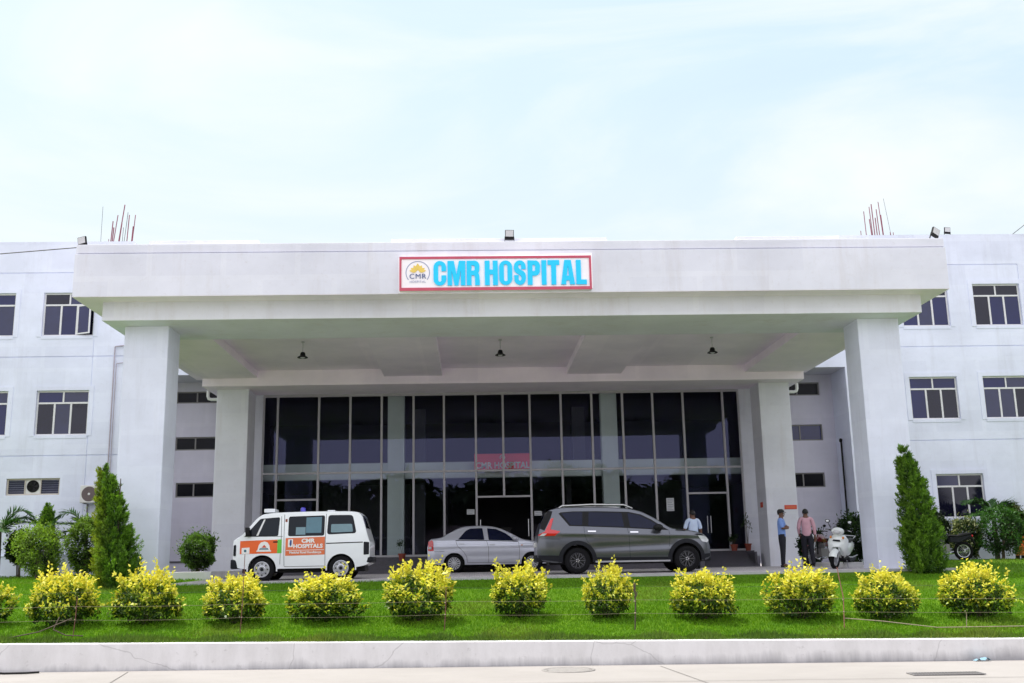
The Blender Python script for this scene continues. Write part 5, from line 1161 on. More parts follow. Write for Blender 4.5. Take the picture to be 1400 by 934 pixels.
    for sh_, el, wr in armpts:
        i = n2(*sh_, .073, .07, d); mid = Vector(sh_).lerp(Vector(el), .5); i = n2(*mid, .064, None, i); i = n2(*el, .056, None, i)
        if sleeve > 1: i = n2(*Vector(el).lerp(Vector(wr), .88), .042, None, i)
    part('shirt', skin_mb(V2, E2, 0), shirt, v, smooth=80)
    V2, E2 = [], []
    tp = n2(0, 0, 1.02, .118, .10); p = n2(0, 0, .955, .128, .108, tp)
    for s_, (fx, fy) in zip((-1, 1), feet):
        hp = n2(s_ * .085, .0, .86, .105, .108, p); kn = n2(s_ * .092 + (fx - s_ * .10) * .5, fy * .5 - .01, .49, .078, None, hp); an = n2(fx, fy, .11, .066, None, kn); n2(fx, fy, .07, .068, None, an)
    part('trousers', skin_mb(V2, E2, 0), 'trousers', v, smooth=80)
    for s_, (fx, fy) in zip((-1, 1), feet):
        mb = MB(); rows = []
        for yy, w_, h_ in ((.075, .028, .07), (.05, .038, .085), (0, .040, .095), (-.06, .043, .078), (-.13, .046, .055), (-.175, .036, .042), (-.195, .015, .03)):
            rows.append([S(fx + s_ * .08 * -yy + w_ * math.cos(t_), fy + yy, max(0.0, h_ * .5 + h_ * .5 * math.sin(t_))) for t_ in [2 * PI * j / 12 for j in range(13)]])
        mb.grid(rows); part('shoe', mb, 'shoe', v, smooth=60)
    0 and part('belt', MB().lathe([(.132 * k, .985 * k), (.136 * k, 1.0 * k), (.132 * k, 1.015 * k)], (0, 0, 0), n=24), 'black', v)
    return v
hang = lambda s_, y=0: ((s_ * .225, .02 + y, 1.12), (s_ * .235, -.04 + y, .88), (s_ * .23, -.06 + y, .80))
person('man in a pink shirt standing with his back to the camera beside the scooter', (9.52, 30.3, -.0), R(168), 1.655, 'pink_shirt', (hang(-1), ((.225, -.01, 1.12), (.20, -.15, .93), (.17, -.20, .88))), belly=1.05, feet=((-.13, .02), (.09, -.07)))
cross = (((-.22, -.07, 1.13), (-.02, -.20, 1.14), (.07, -.19, 1.16)), ((.22, -.07, 1.13), (.02, -.185, 1.17), (-.07, -.17, 1.18)))
person('guard in blue shirt and dark cap with folded arms by the rear right column', (8.80, 30.3, -.0), R(62), 1.635, 'guard_shirt', cross, sleeve=1, cap=True)
person('man in a pale blue shirt seen from behind beyond the dark grey car bonnet', (6.36, 30.8, 0), R(190), 1.70, 'blue_shirt', (hang(-1), ((.25, -.02, 1.13), (.27, -.16, .98), (.26, -.23, .96))), sleeve=1, belly=1.1)
# ------------------------------------------------------------------ vegetation
def unit(a): return a / np.maximum(np.linalg.norm(a, axis=1, keepdims=True), 1e-9)
def leaf_mesh(name, c, ax, nr, L, W, col, mt, fold=.25):
    n = len(c); ax = unit(ax); sd = unit(np.cross(ax, nr)); nr = np.cross(sd, ax); L = L[:, None]; W = W[:, None]
    mid = c + ax * L * .48 - nr * 0
    v = np.stack([c, mid + sd * W * .5 + nr * W * fold, c + ax * L - nr * L * .12, mid - sd * W * .5 + nr * W * fold], 1).reshape(-1, 3)
    me = bpy.data.meshes.new(name); me.vertices.add(4 * n); me.vertices.foreach_set('co', v.ravel().astype(np.float32))
    me.loops.add(4 * n); me.loops.foreach_set('vertex_index', np.arange(4 * n, dtype=np.int32)); me.polygons.add(n); me.polygons.foreach_set('loop_start', np.arange(0, 4 * n, 4, dtype=np.int32))
    me.update(calc_edges=True)
    a = me.attributes.new('col', 'FLOAT_COLOR', 'POINT'); cc = np.ones((4 * n, 4), np.float32); cc[:, :3] = np.repeat(np.clip(col, 0, 1), 4, 0); a.data.foreach_set('color', cc.ravel())
    me.materials.append(M[mt]); return me
def link(name, me, parent=None, loc=None):
    o = bpy.data.objects.new(name, me); C.objects.link(o); o.parent = parent
    if loc: o.location = loc
    return o
def lerp3(a, b, t): return np.array(a)[None] * (1 - t[:, None]) + np.array(b)[None] * t[:, None]
def golden_bush(seed, w_, h_):
    g = np.random.default_rng(seed); ns = 270
    az = g.uniform(0, 2 * PI, ns); el = np.arcsin(g.uniform(-.55, 1, ns)); lob = 1 + .17 * np.sin(2 * az + seed * 1.7) * np.cos(2 * el) + .13 * np.sin(4 * az + 2 * seed + 3 * el) + .06 * np.sin(9 * az + 5 * el)
    d = np.stack([np.cos(az) * np.cos(el), np.sin(az) * np.cos(el), np.sin(el)], 1)
    keep = np.ones(ns, bool)
    for q in range(5):
        a0, e0 = g.uniform(0, 2 * PI), g.uniform(-.3, .9); keep &= ~((np.abs(np.angle(np.exp(1j * (az - a0)))) < g.uniform(.18, .34)) & (np.abs(el - e0) < g.uniform(.15, .3)))
    az, el, lob = az[keep], el[keep], lob[keep]; ns = len(az); d = d[keep]
    ctr = np.array([0, 0, h_ * .44]); rad = np.stack([np.full(ns, w_ * .46)] * 2 + [np.where(el > 0, h_ * .46, h_ * .42)], 1)
    surf = ctr + d * rad * lob[:, None]
    grow = unit(d * .7 + np.array([0, 0, .75]) + g.normal(0, .28, (ns, 3))); Ls = g.uniform(.04, .13, ns) * (1 + .6 * (d[:, 2] > .5)) * np.where(g.random(ns) < .16, 2.0, 1)
    c, ax, nr, L, W, col = [], [], [], [], [], []
    k = 14
    for j in range(k):
        u = (j + g.random(ns)) / k; p = surf - grow * .10 + grow * (Ls + .10)[:, None] * u[:, None] + g.normal(0, .018, (ns, 3))
        a = unit(g.normal(0, 1, (ns, 3)) + grow * .9 + d * .5); c.append(p); ax.append(a); nr.append(unit(g.normal(0, .6, (ns, 3)) + d * .3 + np.array([0, 0, .9])))
        L.append(g.uniform(.058, .100, ns)); W.append(g.uniform(.036, .058, ns))
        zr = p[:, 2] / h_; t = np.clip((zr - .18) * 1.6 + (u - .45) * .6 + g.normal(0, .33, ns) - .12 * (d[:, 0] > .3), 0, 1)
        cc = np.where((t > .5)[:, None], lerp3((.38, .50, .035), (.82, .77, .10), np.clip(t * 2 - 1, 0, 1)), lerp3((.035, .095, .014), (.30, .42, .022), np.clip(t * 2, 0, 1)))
        col.append(cc * g.uniform(.75, 1.15, (ns, 1)))
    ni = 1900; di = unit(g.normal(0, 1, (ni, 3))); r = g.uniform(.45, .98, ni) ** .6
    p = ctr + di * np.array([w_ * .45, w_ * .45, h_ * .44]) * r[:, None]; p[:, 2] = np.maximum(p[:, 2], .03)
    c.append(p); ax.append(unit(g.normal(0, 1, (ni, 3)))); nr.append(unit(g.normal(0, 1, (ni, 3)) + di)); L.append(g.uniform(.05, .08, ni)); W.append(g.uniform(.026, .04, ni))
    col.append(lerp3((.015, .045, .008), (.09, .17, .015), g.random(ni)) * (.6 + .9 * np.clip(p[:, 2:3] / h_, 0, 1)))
    return leaf_mesh('foliage', np.concatenate(c), np.concatenate(ax), np.concatenate(nr), np.concatenate(L), np.concatenate(W), np.concatenate(col), 'leaf_y')
def stems_mb(g, n, h_, spread, r=.012):
    mb = MB()
    for i in range(n):
        a = g.uniform(0, 2 * PI); s_ = g.uniform(.3, 1) * spread; p = Vector((g.uniform(-.04, .04), g.uniform(-.04, .04), -.03)); q = Vector((s_ * math.cos(a), s_ * math.sin(a), h_ * g.uniform(.7, 1)))
        mb.tube([p, p.lerp(q, .5) + Vector((0, 0, .05)), q], [r, r * .7, r * .35], 6)
    return mb
bg_ = random.Random(11)
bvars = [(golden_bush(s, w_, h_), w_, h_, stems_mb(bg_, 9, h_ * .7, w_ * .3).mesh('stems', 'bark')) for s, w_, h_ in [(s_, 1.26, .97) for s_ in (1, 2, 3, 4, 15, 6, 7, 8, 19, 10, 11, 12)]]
bushes = [(-8.95, 19.95, 1.25, .98, 'golden leaved bush cut off by the left edge of the lawn'), (-7.27, 19.75, 1.30, 1.06, 'golden leaved bush in front of the small topiary and conifer at far left'), (-5.86, 19.85, 1.31, 1.09, 'golden leaved bush below the front left column'),
 (-4.30, 19.85, 1.28, .93, 'golden leaved bush below the nose of the ambulance, with a tall thin rod'), (-2.68, 19.85, 1.42, .92, 'wide golden leaved bush below the rear of the ambulance'), (-1.00, 19.75, 1.42, 1.13, 'tall golden leaved bush below the gap between ambulance and silver sedan'),
 (.82, 19.95, 1.27, 1.02, 'golden leaved bush below the silver sedan'), (2.36, 19.7, 1.02, 1.02, 'narrow golden leaved bush beside the wooden stake'), (4.02, 19.4, 1.22, .96, 'golden leaved bush below the front wheel of the dark grey car'),
 (5.70, 19.35, 1.32, .96, 'golden leaved bush below the guard and the man in pink'), (7.16, 19.15, 1.16, .92, 'small golden leaved bush with dark lower half, below the front right column'), (8.80, 19.2, 1.28, .98, 'golden leaved bush below the right wing, rightmost of the row')]
for i, (x, y, w_, h_, lab) in enumerate(bushes):
    x *= 1.027 if x > 0 else 1.013
    me, w0, h0, sm = bvars[i]
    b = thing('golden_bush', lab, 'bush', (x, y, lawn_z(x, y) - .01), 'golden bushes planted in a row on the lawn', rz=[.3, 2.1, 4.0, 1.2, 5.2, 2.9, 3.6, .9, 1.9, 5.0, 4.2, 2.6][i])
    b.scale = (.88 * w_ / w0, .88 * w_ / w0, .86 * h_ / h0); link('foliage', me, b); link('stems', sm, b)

def cypress_mesh(seed, h_, w_, dark=0., lean=0., warm=.5, n=15000):
    """feathery sprays set on a leaning cone: each spray is a fan of scale leaf twigs pointing up and out"""
    g = np.random.default_rng(seed); ns = n // 62; k = 62
    u = np.clip(np.concatenate([g.random(ns - 26) ** 1.2 * .90, g.uniform(.84, 1.0, 26)]), 0, 1); az = g.uniform(0, 2 * PI, ns)
    prof = w_ * .5 * np.clip(1.15 * (1 - u) ** .62, .0, 1) * np.clip(.70 + u * 1.7, 0, 1); lob = 1 + .15 * np.sin(3 * az + 7 * u + seed) + .10 * np.sin(7 * az - 15 * u)
    out = np.sqrt(g.uniform(.12, 1.0, ns)); r = prof * lob * out * .88; d = np.stack([np.cos(az), np.sin(az), np.zeros(ns)], 1); base = d * r[:, None]; base[:, 2] = u * h_ * .93; base[:, 0] += lean * u * u
    sd = unit(d * .62 + np.array([0, 0, .78]) + g.normal(0, .22, (ns, 3))); SL = g.uniform(.16, .34, ns) * (.55 + .6 * (1 - u)) * w_ ** .5
    f = g.random((ns, k)); wdt = g.normal(0, 1, (ns, k, 3)) * (SL[:, None, None] * .17) * (1.15 - f[:, :, None]); c = (base[:, None, :] + sd[:, None, :] * (SL[:, None] * (f - .25))[:, :, None] + wdt)
    ax = sd[:, None, :] * .9 + g.normal(0, .42, (ns, k, 3)) + np.array([0, 0, .15]); nr = d[:, None, :] + g.normal(0, .5, (ns, k, 3))
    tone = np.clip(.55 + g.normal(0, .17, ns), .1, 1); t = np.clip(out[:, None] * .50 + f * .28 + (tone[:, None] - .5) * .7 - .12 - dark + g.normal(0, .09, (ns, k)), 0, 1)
    lit = np.clip(-d[:, 0] * .9 + .05, 0, 1)[:, None] * t * warm * (.5 + .8 * out[:, None]); N = ns * k; t = t.reshape(N); lit = np.clip(lit.reshape(N), 0, .95)  # sunlit yellow painted into the leaf colour on the left side
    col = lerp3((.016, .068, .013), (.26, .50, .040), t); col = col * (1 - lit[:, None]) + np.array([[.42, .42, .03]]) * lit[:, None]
    return leaf_mesh('foliage', c.reshape(N, 3), ax.reshape(N, 3), nr.reshape(N, 3), g.uniform(.045, .10, N) * (w_ ** .3), g.uniform(.012, .026, N), col * g.uniform(.75, 1.2, (N, 1)), 'leaf', .1)
def trunk(h_, r=.04):
    mb = MB(); mb.tube([(0, 0, -.08), (0, 0, h_ * .4), (0, 0, h_ * .85)], [r, r * .7, r * .25], 8); return mb
def cypress(loc, h_, w_, seed, label, **k):
    k.setdefault('n', 44000)
    t0 = thing('cypress_tree', label, 'tree', loc); link('crown', cypress_mesh(seed, h_, w_, **k), t0); part('trunk', trunk(h_), 'bark', t0); return t0
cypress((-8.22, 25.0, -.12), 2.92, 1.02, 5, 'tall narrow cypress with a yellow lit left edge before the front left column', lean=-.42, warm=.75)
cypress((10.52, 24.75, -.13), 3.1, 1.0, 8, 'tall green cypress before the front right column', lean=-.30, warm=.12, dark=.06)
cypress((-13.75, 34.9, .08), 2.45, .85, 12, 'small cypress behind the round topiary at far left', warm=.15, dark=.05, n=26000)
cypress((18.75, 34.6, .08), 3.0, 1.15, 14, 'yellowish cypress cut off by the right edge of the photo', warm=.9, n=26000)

def shrub_mesh(seed, w_, h_, z0, leaf=.06, n=5200, dark=0., tint=(.05, .115, .014), pale=0., box=.88):
    g = np.random.default_rng(seed); d = unit(g.normal(0, 1, (n, 3))); az = np.arctan2(d[:, 1], d[:, 0]); lob = 1 + .14 * np.sin(3 * az + seed + 4 * d[:, 2]) + .09 * np.sin(7 * az + 5 * d[:, 2]) + .07 * np.sin(11 * d[:, 2] + 2 * az)
    dd = np.sign(d) * np.abs(d) ** box; rr = g.uniform(.5, 1, n) ** .35 * lob; c = dd * np.array([w_ * .5, w_ * .5, h_ * .5]) * rr[:, None] * .92; c[:, 2] += z0 + h_ * .5
    tw = g.random(n) < .10; c = c + (d * g.uniform(0, .22, (n, 1)) * w_ + np.array([0, 0, .05])) * (tw & (d[:, 2] > -.2))[:, None]; ax = unit(g.normal(0, .8, (n, 3)) + d * .8 + np.array([0, 0, .35])); nr = unit(g.normal(0, .5, (n, 3)) + d + np.array([0, 0, .4]))
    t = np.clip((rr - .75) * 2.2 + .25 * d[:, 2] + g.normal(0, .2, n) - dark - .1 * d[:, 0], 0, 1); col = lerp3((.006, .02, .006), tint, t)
    if pale: q = (g.random(n) < pale * t)[:, None]; col = np.where(q, np.array([[.30, .33, .14]]), col)
    return leaf_mesh('foliage', c, ax, nr, g.uniform(.7, 1.3, n) * leaf, g.uniform(.35, .6, n) * leaf, col * g.uniform(.7, 1.25, (n, 1)), 'leaf')
def shrub(name, cat, loc, w_, h_, z0, seed, label, **k):
    t0 = thing(name, label, cat, loc); link('foliage', shrub_mesh(seed, w_, h_, z0, **k), t0); g = random.Random(seed); mb = stems_mb(g, 6, z0 + h_ * .6, w_ * .25, .022)
    part('stems', mb, 'bark', t0); return t0
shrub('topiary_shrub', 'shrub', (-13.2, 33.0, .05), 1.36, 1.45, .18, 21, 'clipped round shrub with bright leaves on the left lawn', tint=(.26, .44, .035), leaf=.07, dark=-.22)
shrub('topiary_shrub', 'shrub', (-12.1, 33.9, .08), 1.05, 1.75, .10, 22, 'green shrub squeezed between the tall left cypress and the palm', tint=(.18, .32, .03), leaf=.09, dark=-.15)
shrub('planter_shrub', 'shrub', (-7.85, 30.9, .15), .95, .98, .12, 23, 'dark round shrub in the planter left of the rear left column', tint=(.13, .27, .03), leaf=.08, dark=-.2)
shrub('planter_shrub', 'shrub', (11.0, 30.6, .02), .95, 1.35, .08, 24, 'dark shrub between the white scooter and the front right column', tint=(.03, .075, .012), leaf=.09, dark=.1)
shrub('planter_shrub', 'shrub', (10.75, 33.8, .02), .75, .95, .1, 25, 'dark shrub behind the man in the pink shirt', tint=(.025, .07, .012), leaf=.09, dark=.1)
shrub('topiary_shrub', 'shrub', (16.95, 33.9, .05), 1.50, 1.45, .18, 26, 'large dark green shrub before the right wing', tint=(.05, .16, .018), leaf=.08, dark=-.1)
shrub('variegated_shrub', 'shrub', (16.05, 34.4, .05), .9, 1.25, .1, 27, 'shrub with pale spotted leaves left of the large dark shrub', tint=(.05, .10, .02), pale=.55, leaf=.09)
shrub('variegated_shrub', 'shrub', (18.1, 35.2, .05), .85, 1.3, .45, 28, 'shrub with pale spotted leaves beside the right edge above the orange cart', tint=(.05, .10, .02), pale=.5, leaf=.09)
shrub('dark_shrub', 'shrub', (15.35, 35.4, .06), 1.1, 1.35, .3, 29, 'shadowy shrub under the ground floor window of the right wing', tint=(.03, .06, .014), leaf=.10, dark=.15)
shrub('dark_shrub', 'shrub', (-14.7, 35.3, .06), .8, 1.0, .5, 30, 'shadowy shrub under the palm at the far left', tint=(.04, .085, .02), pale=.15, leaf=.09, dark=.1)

def palm(loc, th, label, fronds, seed, col=(.035, .10, .022), tr=.07):
    g = np.random.default_rng(seed); t0 = thing('palm_tree', label, 'palm', loc)
    mb = MB(); mb.tube([(0, 0, -.1), (.02, 0, th * .5), (0, 0, th)], [tr * 1.25, tr, tr * .85], 10); part('trunk', mb, 'palmbark', t0, smooth=50)
    for az, L, up, droop in fronds:
        c, ax, nr, LL, WW, cl = [], [], [], [], [], []; d = Vector((math.cos(R(az)), math.sin(R(az)), 0)); sd = Vector((-d.y, d.x, 0)); pts = []
        for i in range(13):
            u = i / 12; pts.append(Vector((0, 0, th - .03)) + d * (L * (u * math.cos(R(up)) + .10 * u * u)) + Vector((0, 0, L * (u * math.sin(R(up)) - droop * u * u))))
        fm = MB(); fm.tube(pts, [.020 - .0014 * i for i in range(13)], 6); st = part('frond', fm, 'leaf_stalk', t0, smooth=50)
        n = 46
        for i in range(n):
            u = .12 + .88 * i / (n - 1); k = u * 12; a = int(min(11, k)); p = pts[a].lerp(pts[a + 1], k - a); tg = (pts[a + 1] - pts[a]).normalized()
            for s_ in (-1, 1):
                v = (tg * .75 + sd * s_ * .95 + Vector((0, 0, -.25 + .35 * (1 - u)))) + Vector(g.normal(0, .12, 3))
                c.append(p); ax.append(v); nr.append(tg.cross(v)); LL.append(min(L, 1.25) * .42 * math.sin(PI * (.14 + .80 * u)) * g.uniform(.85, 1.1)); WW.append(g.uniform(.040, .058)); cl.append(np.array(col) * g.uniform(.6, 1.5))
        link('leaflets', leaf_mesh('leaflets', np.array([tuple(x) for x in c]), np.array([tuple(x) for x in ax]), np.array([tuple(x) for x in nr]), np.array(LL), np.array(WW), np.array(cl), 'leaf', .05), st)
    return t0
M['leaf_stalk'] = mat('palm_frond_stalk', (.06, .09, .02), .6, var=.2)
palm((-15.0, 34.4, .06), 1.5, 'palm at the far left edge of the photo', [(5, 2.4, 70, .78), (-15, 1.7, 40, .55), (25, 1.9, 58, .72), (-60, 1.0, 25, .45), (120, 1.1, 50, .5), (180, 1.1, 40, .5), (220, 1.0, 60, .5), (70, 1.1, 60, .5)], 41)
palm((-12.3, 34.4, .06), 1.45, 'palm behind the tall left cypress with fronds arching to the left', [(178, 2.3, 68, .78), (190, 1.7, 42, .62), (165, 1.4, 15, .40), (200, 1.15, -5, .2), (90, 1.1, 60, .5), (20, 1.0, 50, .5), (-40, 1.0, 50, .5), (140, 1.0, 70, .5)], 42)
palm((17.42, 35.2, .06), 1.55, 'palm with spreading fronds before the right wing', [(183, 1.7, 60, .66), (5, 1.6, 62, .78), (20, 1.3, 60, .75), (170, 1.2, 60, .55), (200, 1.1, 18, .40), (-30, 1.0, 25, .5), (90, 1.0, 70, .5), (240, .9, 40, .5), (-70, .9, 45, .6)], 43, col=(.03, .10, .014))
palm((15.55, 35.6, .06), 1.20, 'palm with dull drooping fronds under the ground floor window', [(160, .8, 50, .7), (20, .8, 45, .75), (100, .7, 80, .4), (-60, .7, 35, .7), (220, .7, 35, .6), (60, .8, 70, .5)], 44, col=(.07, .075, .03))

def potted(loc, label, kind, seed, pr=.13, ph=.25):
    g = random.Random(seed); t0 = thing('potted_plant', label, 'potted plant', loc, 'potted plants by the entrance')
    mb = MB(); mb.lathe([(0, 0), (pr * .72, 0), (pr * .95, ph * .82), (pr * 1.08, ph * .82), (pr * 1.08, ph), (pr * .92, ph), (pr * .90, ph * .9)], n=22); p = part('pot', mb, 'terracotta', t0, smooth=40)
    mb = MB(); mb.lathe([(0, ph * .9), (pr * .90, ph * .9)], n=16); part('soil', mb, 'soil', p)
    n = np.random.default_rng(seed); mb = MB(); tips = []
    for k in range(3 if kind != 'low' else 6):
        hh = {'tall': (.45, .75), 'low': (.10, .22), 'mid': (.28, .5)}[kind]; hh = g.uniform(*hh) + (.3 if kind == 'tall' and k == 1 else 0); a = g.uniform(0, 2 * PI); q = Vector((.10 * math.cos(a), .06 * math.sin(a), ph + hh)); mb.tube([(0, 0, ph * .85), (q.x * .4, q.y * .4, ph + hh * .5), tuple(q)], .006, 6); tips.append(q)
    part('stems', mb, 'bark', t0); m = 26; c = np.concatenate([np.array(t_)[None] + n.normal(0, .035, (m, 3)) * np.array([1, 1, 1.6 if kind != 'tall' else 2.4]) for t_ in tips]); N = len(c)
    link('foliage', leaf_mesh('foliage', c, unit(n.normal(0, 1, (N, 3)) + np.array([0, 0, .2])), unit(n.normal(0, .5, (N, 3)) + np.array([0, 0, 1.])), n.uniform(.06, .13, N), n.uniform(.02, .04, N), lerp3((.015, .04, .012), (.06, .11, .03), n.random(N)), 'leaf'), t0)
potted((-2.47, 36.93, .416), 'small leafy plant in a terracotta pot on the steps behind the ambulance', 'mid', 51)
potted((9.22, 37.72, .556), 'low plant in a terracotta pot beside the right glass doors', 'low', 52, .13, .22)
potted((9.72, 37.72, .556), 'tall thin stemmed plant in a terracotta pot against the right white jamb', 'tall', 53, .12, .24)

# grass: mown blades over the front lawn and longer tufts along the wall
def grass():
    g = np.random.default_rng(77)
    def patch(n, x0, x1, f0, f1, L0, L1, W0, W1, c0, c1, front=0.):
        x = g.uniform(x0, x1, n); c = 17.55 - .05 * x + .2; y = c + f0 + (g.random(n) ** 1.25) * (f1 - f0)
        z0 = -.995 - .0125 * x; z = np.where(y < 25, z0 + (-.1 - z0) * np.clip((y - c) / (25 - c), 0, 1), -.1 + .02 * (y - 25)) - .006
        ax = unit(g.normal(0, .38, (n, 3)) + np.array([0, -front, 1.])); nr = unit(g.normal(0, 1, (n, 3)) + np.array([0, -1., .2]))
        cl = .5 + .5 * np.sin(x * 1.7 + 1.3 * np.sin(y * 2.1)) * np.sin(y * 1.9 + x * .6); t = np.clip(.55 * g.random(n) + .45 * cl, 0, 1)
        cc = lerp3(c0, c1, t); pv = np.clip(np.sin(x * .83 + 2.1 * np.sin(y * .7 + x * .31)) + np.sin(x * 2.3 - y * 1.7) * .6 - .75 + g.normal(0, .25, n), 0, .5)[:, None]; cc = cc * (1 - pv) + np.array([[.20, .24, .035]]) * pv
        return np.stack([x, y, z], 1), ax, nr, g.uniform(L0, L1, n), g.uniform(W0, W1, n), cc
    P = [patch(165000, -13, 12.2, .0, 7.15, .03, .075, .010, .020, (.085, .225, .002), (.155, .340, .004)), patch(22000, -20, -13, .0, 7.15, .05, .09, .022, .036, (.085, .225, .002), (.155, .340, .004)), patch(22000, 12.2, 20, .0, 7.15, .05, .09, .022, .036, (.085, .225, .002), (.155, .340, .004)), patch(18000, -20, -7.2, 7.2, 18.0, .05, .09, .016, .028, (.085, .225, .002), (.155, .33, .005)), patch(6000, 11.4, 19, 7.2, 17, .05, .09, .016, .028, (.07, .18, .004), (.13, .28, .010))]
    n = 30000; q = patch(n, -9.8, 11.5, -.06, .30, .06, .15, .007, .014, (.045, .11, .010), (.14, .23, .03), .25); bump = .5 + .5 * np.sin(q[0][:, 0] * 5.3 + 2 * np.sin(q[0][:, 0] * 1.7)); q = (q[0], q[1], q[2], q[3] * (.55 + .75 * bump), q[4], q[5]); P.append(q)
    m = leaf_mesh('grass', *[np.concatenate([p[i] for p in P]) for i in range(6)], 'grass', .05)
    tag(link('grass', m), 'bright green mown grass covering the sloping lawn', 'grass', kind='stuff')
grass()

# fence of stakes and strings in front of the bushes
def fy(x): return 18.72 - .045 * max(0, x + 1) - .01 * max(0, x - 4) ** 1.2
posts = [(-6.79, -.16, .013, 'thin rusty stake in front of the second bush from the left', 'rust'), (-3.98, .50, .011, 'tall thin rusty rod rising to the ambulance sticker', 'rust'), (-.51, -.13, .014, 'thin brown stake at the right of the tall bush', 'rust'), (2.75, -.12, .02, 'brown wooden stake with a frayed top right of the narrow bush', 'bark'), (6.31, .08, .013, 'tall reddish rod in front of the white scooter', 'red_rope'), (8.36, -.71, .010, 'short pale stick at the foot of the rightmost bush', 'rope')]
pts = []
for x, zt_, r, lab, m_ in posts:
    y = fy(x); z = lawn_z(x, y); mb = MB(); mb.tube([(x - .02, y, z - .08), (x + .01, y, (z + zt_) / 2), (x + (.02 if m_ != 'red_rope' else -.06), y, zt_)], [r * .62, r * .62, r * .5], 7)
    if m_ == 'bark':
        for k in range(7): a = bg_.uniform(0, 6.28); mb.tube([(x + .01, y, zt_ - .3 + k * .04), (x + .02 + .035 * math.cos(a), y + .035 * math.sin(a), zt_ - .22 + k * .04)], .008, 5)
    t0 = thing('fence_stake', lab, 'stake', (x, y, z), 'stakes of the string fence'); part('stake', mb, m_, t0, (x, y, z), smooth=50); pts.append((x, y, z))
    mb = MB()
    for f in (.31, .52): mb.lathe([(r * .7, z + .93 * f - .01), (r * 1.1, z + .93 * f), (r * .7, z + .93 * f + .01)], (x, y, 0), n=8)
    part('knot', mb, 'rope', t0, (x, y, z))
for f, lab, sag, m_ in ((.31, 'lowest string of the lawn fence', .02, 'rope'), (.55, 'middle string of the lawn fence', .015, 'rope'), (.80, 'thin uppermost wire of the lawn fence', .03, 'wire')):
    P = []; xs_ = [-10.5] + [p[0] for p in pts[:5]] + [11.5]
    for a, b in zip(xs_, xs_[1:]):
        for i in range(8):
            x = a + (b - a) * i / 8; y = fy(x) - .02; P.append((x, y, lawn_z(x, y) + .93 * f - sag * 4 * (i / 8) * (1 - i / 8)))
    mb = MB(); mb.tube(P, .0019 if m_ == 'rope' else .0016, 5); single('fence_string', mb, m_, lab, 'string', 'strings of the lawn fence')
mb = MB(); x, y = 6.31, fy(6.31); mb.tube([(x, y, lawn_z(x, y) + .18), (6.9, y - .15, lawn_z(6.9, y) + .13), (7.8, y - .25, lawn_z(7.8, y - .25) + .05), (9.5, y - .3, lawn_z(9.5, y - .3) + .06), (11, y - .3, lawn_z(11, y) + .04)], .008, 6); single('creeper_cord', mb, 'rope', 'loose pale cord trailing along the foot of the lawn at right', 'cord')
mb = MB(); x = -6.9; y = fy(x) - .1
mb.tube([(-8.0, y - .35, lawn_z(-8, y - .35) + .03), (-7.3, y - .1, lawn_z(-7.3, y) + .12), (-6.8, y, lawn_z(-6.8, y) + .33)], .010, 6); mb.tube([(-7.05, y + .1, lawn_z(-7, y) + .35), (-7.1, y, lawn_z(-7, y) + .15), (-6.85, y - .1, lawn_z(-6.8, y) + .06), (-6.6, y, lawn_z(-6.6, y) + .04)], .011, 6)
single('dry_vine', mb, 'bark', 'dry bent vine at the foot of the second bush from the left', 'vine', smooth=50)
# a scrap of pale blue plastic at the foot of the wall
g = random.Random(5); mb = MB(); bx, by = 8.0, curb_y(8.0) - .10
mb.grid([[(bx + i * .05 - .12 + g.uniform(-.01, .01), by + j * .03 - .05, road_z(bx) + .01 + g.uniform(0, .05) * (0 < i < 5)) for j in range(4)] for i in range(6)]); single('plastic_scrap', mb, mat('pale_blue_plastic', (.22, .38, .48), .6), 'crumpled scrap of pale blue plastic at the foot of the retaining wall', 'litter', smooth=60)

# ------------------------------------------------------------------ across the road (seen only mirrored in the glass)
def tree_mesh(seed):
    g = np.random.default_rng(seed); c, ax, nr, col = [], [], [], []
    for k in range(26):
        d = unit(g.normal(0, 1, (1, 3)))[0]; cc = np.array([0, 0, 4.0]) + d * np.array([2.0, 2.0, 1.5]) * g.uniform(.5, 1); n = 150; p = unit(g.normal(0, 1, (n, 3))); c.append(cc + p * g.uniform(.5, 1, (n, 1)) * .85); ax.append(g.normal(0, 1, (n, 3))); nr.append(p + np.array([0, 0, .5])); col.append(lerp3((.012, .03, .008), (.05, .10, .02), g.random(n)))
    c = np.concatenate(c); N = len(c); return leaf_mesh('crown', c, np.concatenate(ax), unit(np.concatenate(nr)), g.uniform(.18, .32, N), g.uniform(.10, .18, N), np.concatenate(col), 'leaf')
tms = [tree_mesh(61), tree_mesh(62)]; tmb = MB(); tmb.tube([(0, 0, -.3), (.05, 0, 1.5), (0, .05, 3.2)], [.18, .14, .09], 8); tmb.tube([(.02, 0, 2.2), (.8, .2, 3.6)], [.09, .04], 6); tmb.tube([(.02, 0, 2.4), (-.7, -.3, 3.7)], [.09, .04], 6); tme = tmb.mesh('trunk', 'bark')
g = random.Random(9)
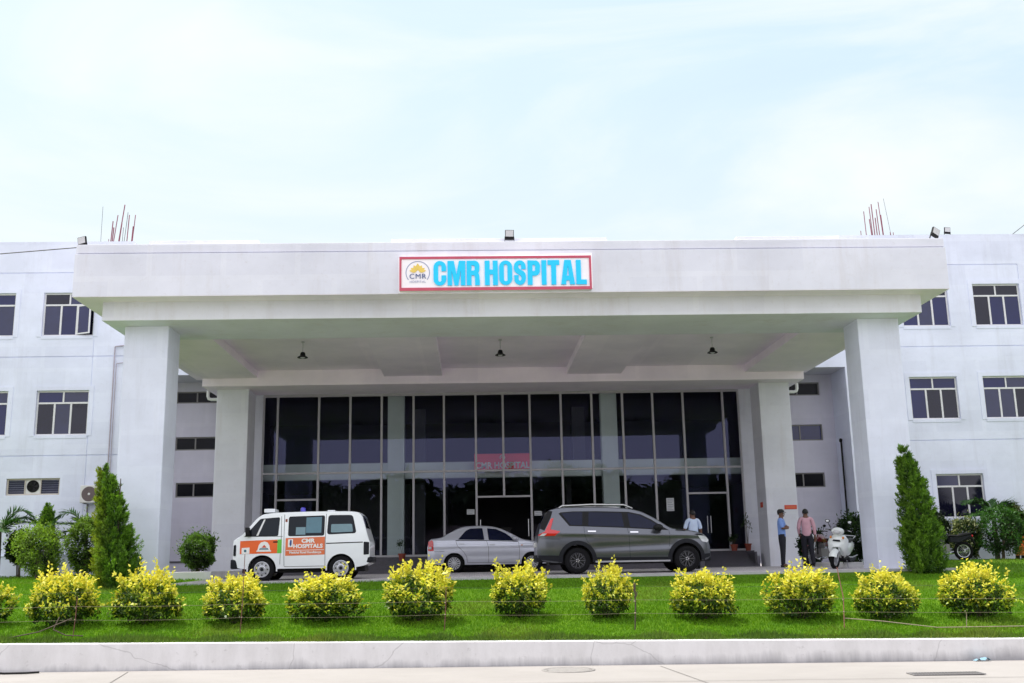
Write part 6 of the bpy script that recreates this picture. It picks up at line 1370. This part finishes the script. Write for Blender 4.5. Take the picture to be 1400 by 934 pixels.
for i, x in enumerate((-38, -31, -25, -20, -13.5, -7, 8, 13, 19, 27, 34)):
    t0 = thing('roadside_tree', 'leafy tree across the road, seen only as a dark reflection in the lobby glass', 'tree', (x, -26 - g.uniform(0, 9), -1.7), 'trees across the road'); s_ = g.uniform(1.5, 2.1); t0.scale = (s_, s_, s_); t0.rotation_euler[2] = g.uniform(0, 6); link('crown', tms[i % 2], t0); link('trunk', tme, t0)
hg = np.random.default_rng(4); N = 26000; hc = np.stack([hg.uniform(-48, 48, N), hg.uniform(-37, -34, N), -1.7 + hg.random(N) * (9.2 + 1.5 * np.sin(hg.uniform(-48, 48, N)))], 1); hc[:, 2] += 1.2 * np.sin(hc[:, 0] * .6) * (hc[:, 2] > 1)
tag(link('woodland', leaf_mesh('woodland', hc, hg.normal(0, 1, (N, 3)), unit(hg.normal(0, .6, (N, 3)) + np.array([0, 1., .3])), hg.uniform(.9, 1.7, N), hg.uniform(.6, 1.1, N), lerp3((.012, .026, .01), (.05, .09, .02), hg.random(N)), 'leaf')), 'dense dark belt of trees far across the road, mirrored in the glass', 'woodland', kind='stuff')
o = (.8, -27, -1.75); H = thing('house', 'low house with a red tiled roof across the road, mirrored in the lobby glass', 'house', o)
mb = MB(); mb.box(-4.2, 5.8, -31, -24, -1.75, 2.2); part('wall', mb, 'cream', H, o); mb = MB(); mb.prism([(-31.6, 2.15), (-27.5, 4.0), (-23.4, 2.15)], -4.8, 6.4, 'x'); part('roof', mb, 'bark', H, o)
for x in (-2.5, 3.2): mb = MB(); mb.box(x, x + 1.3, -23.999, -23.95, -.6, .8); part('window', mb, 'dark_glass', H, o)
mb = MB(); mb.box(.4, 1.4, -23.999, -23.94, -1.7, .5); part('door', mb, 'bark', H, o)
mb = MB(); mb.box(-60, -5.2, -24.2, -24.0, -1.75, .6); single('compound_wall', mb, 'cream', 'long plain compound wall across the road, left of the red roofed house', 'wall')
mb = MB(); mb.box(6.6, 60, -24.2, -24.0, -1.75, .6); single('compound_wall', mb, 'cream', 'long plain compound wall across the road, right of the red roofed house', 'wall')
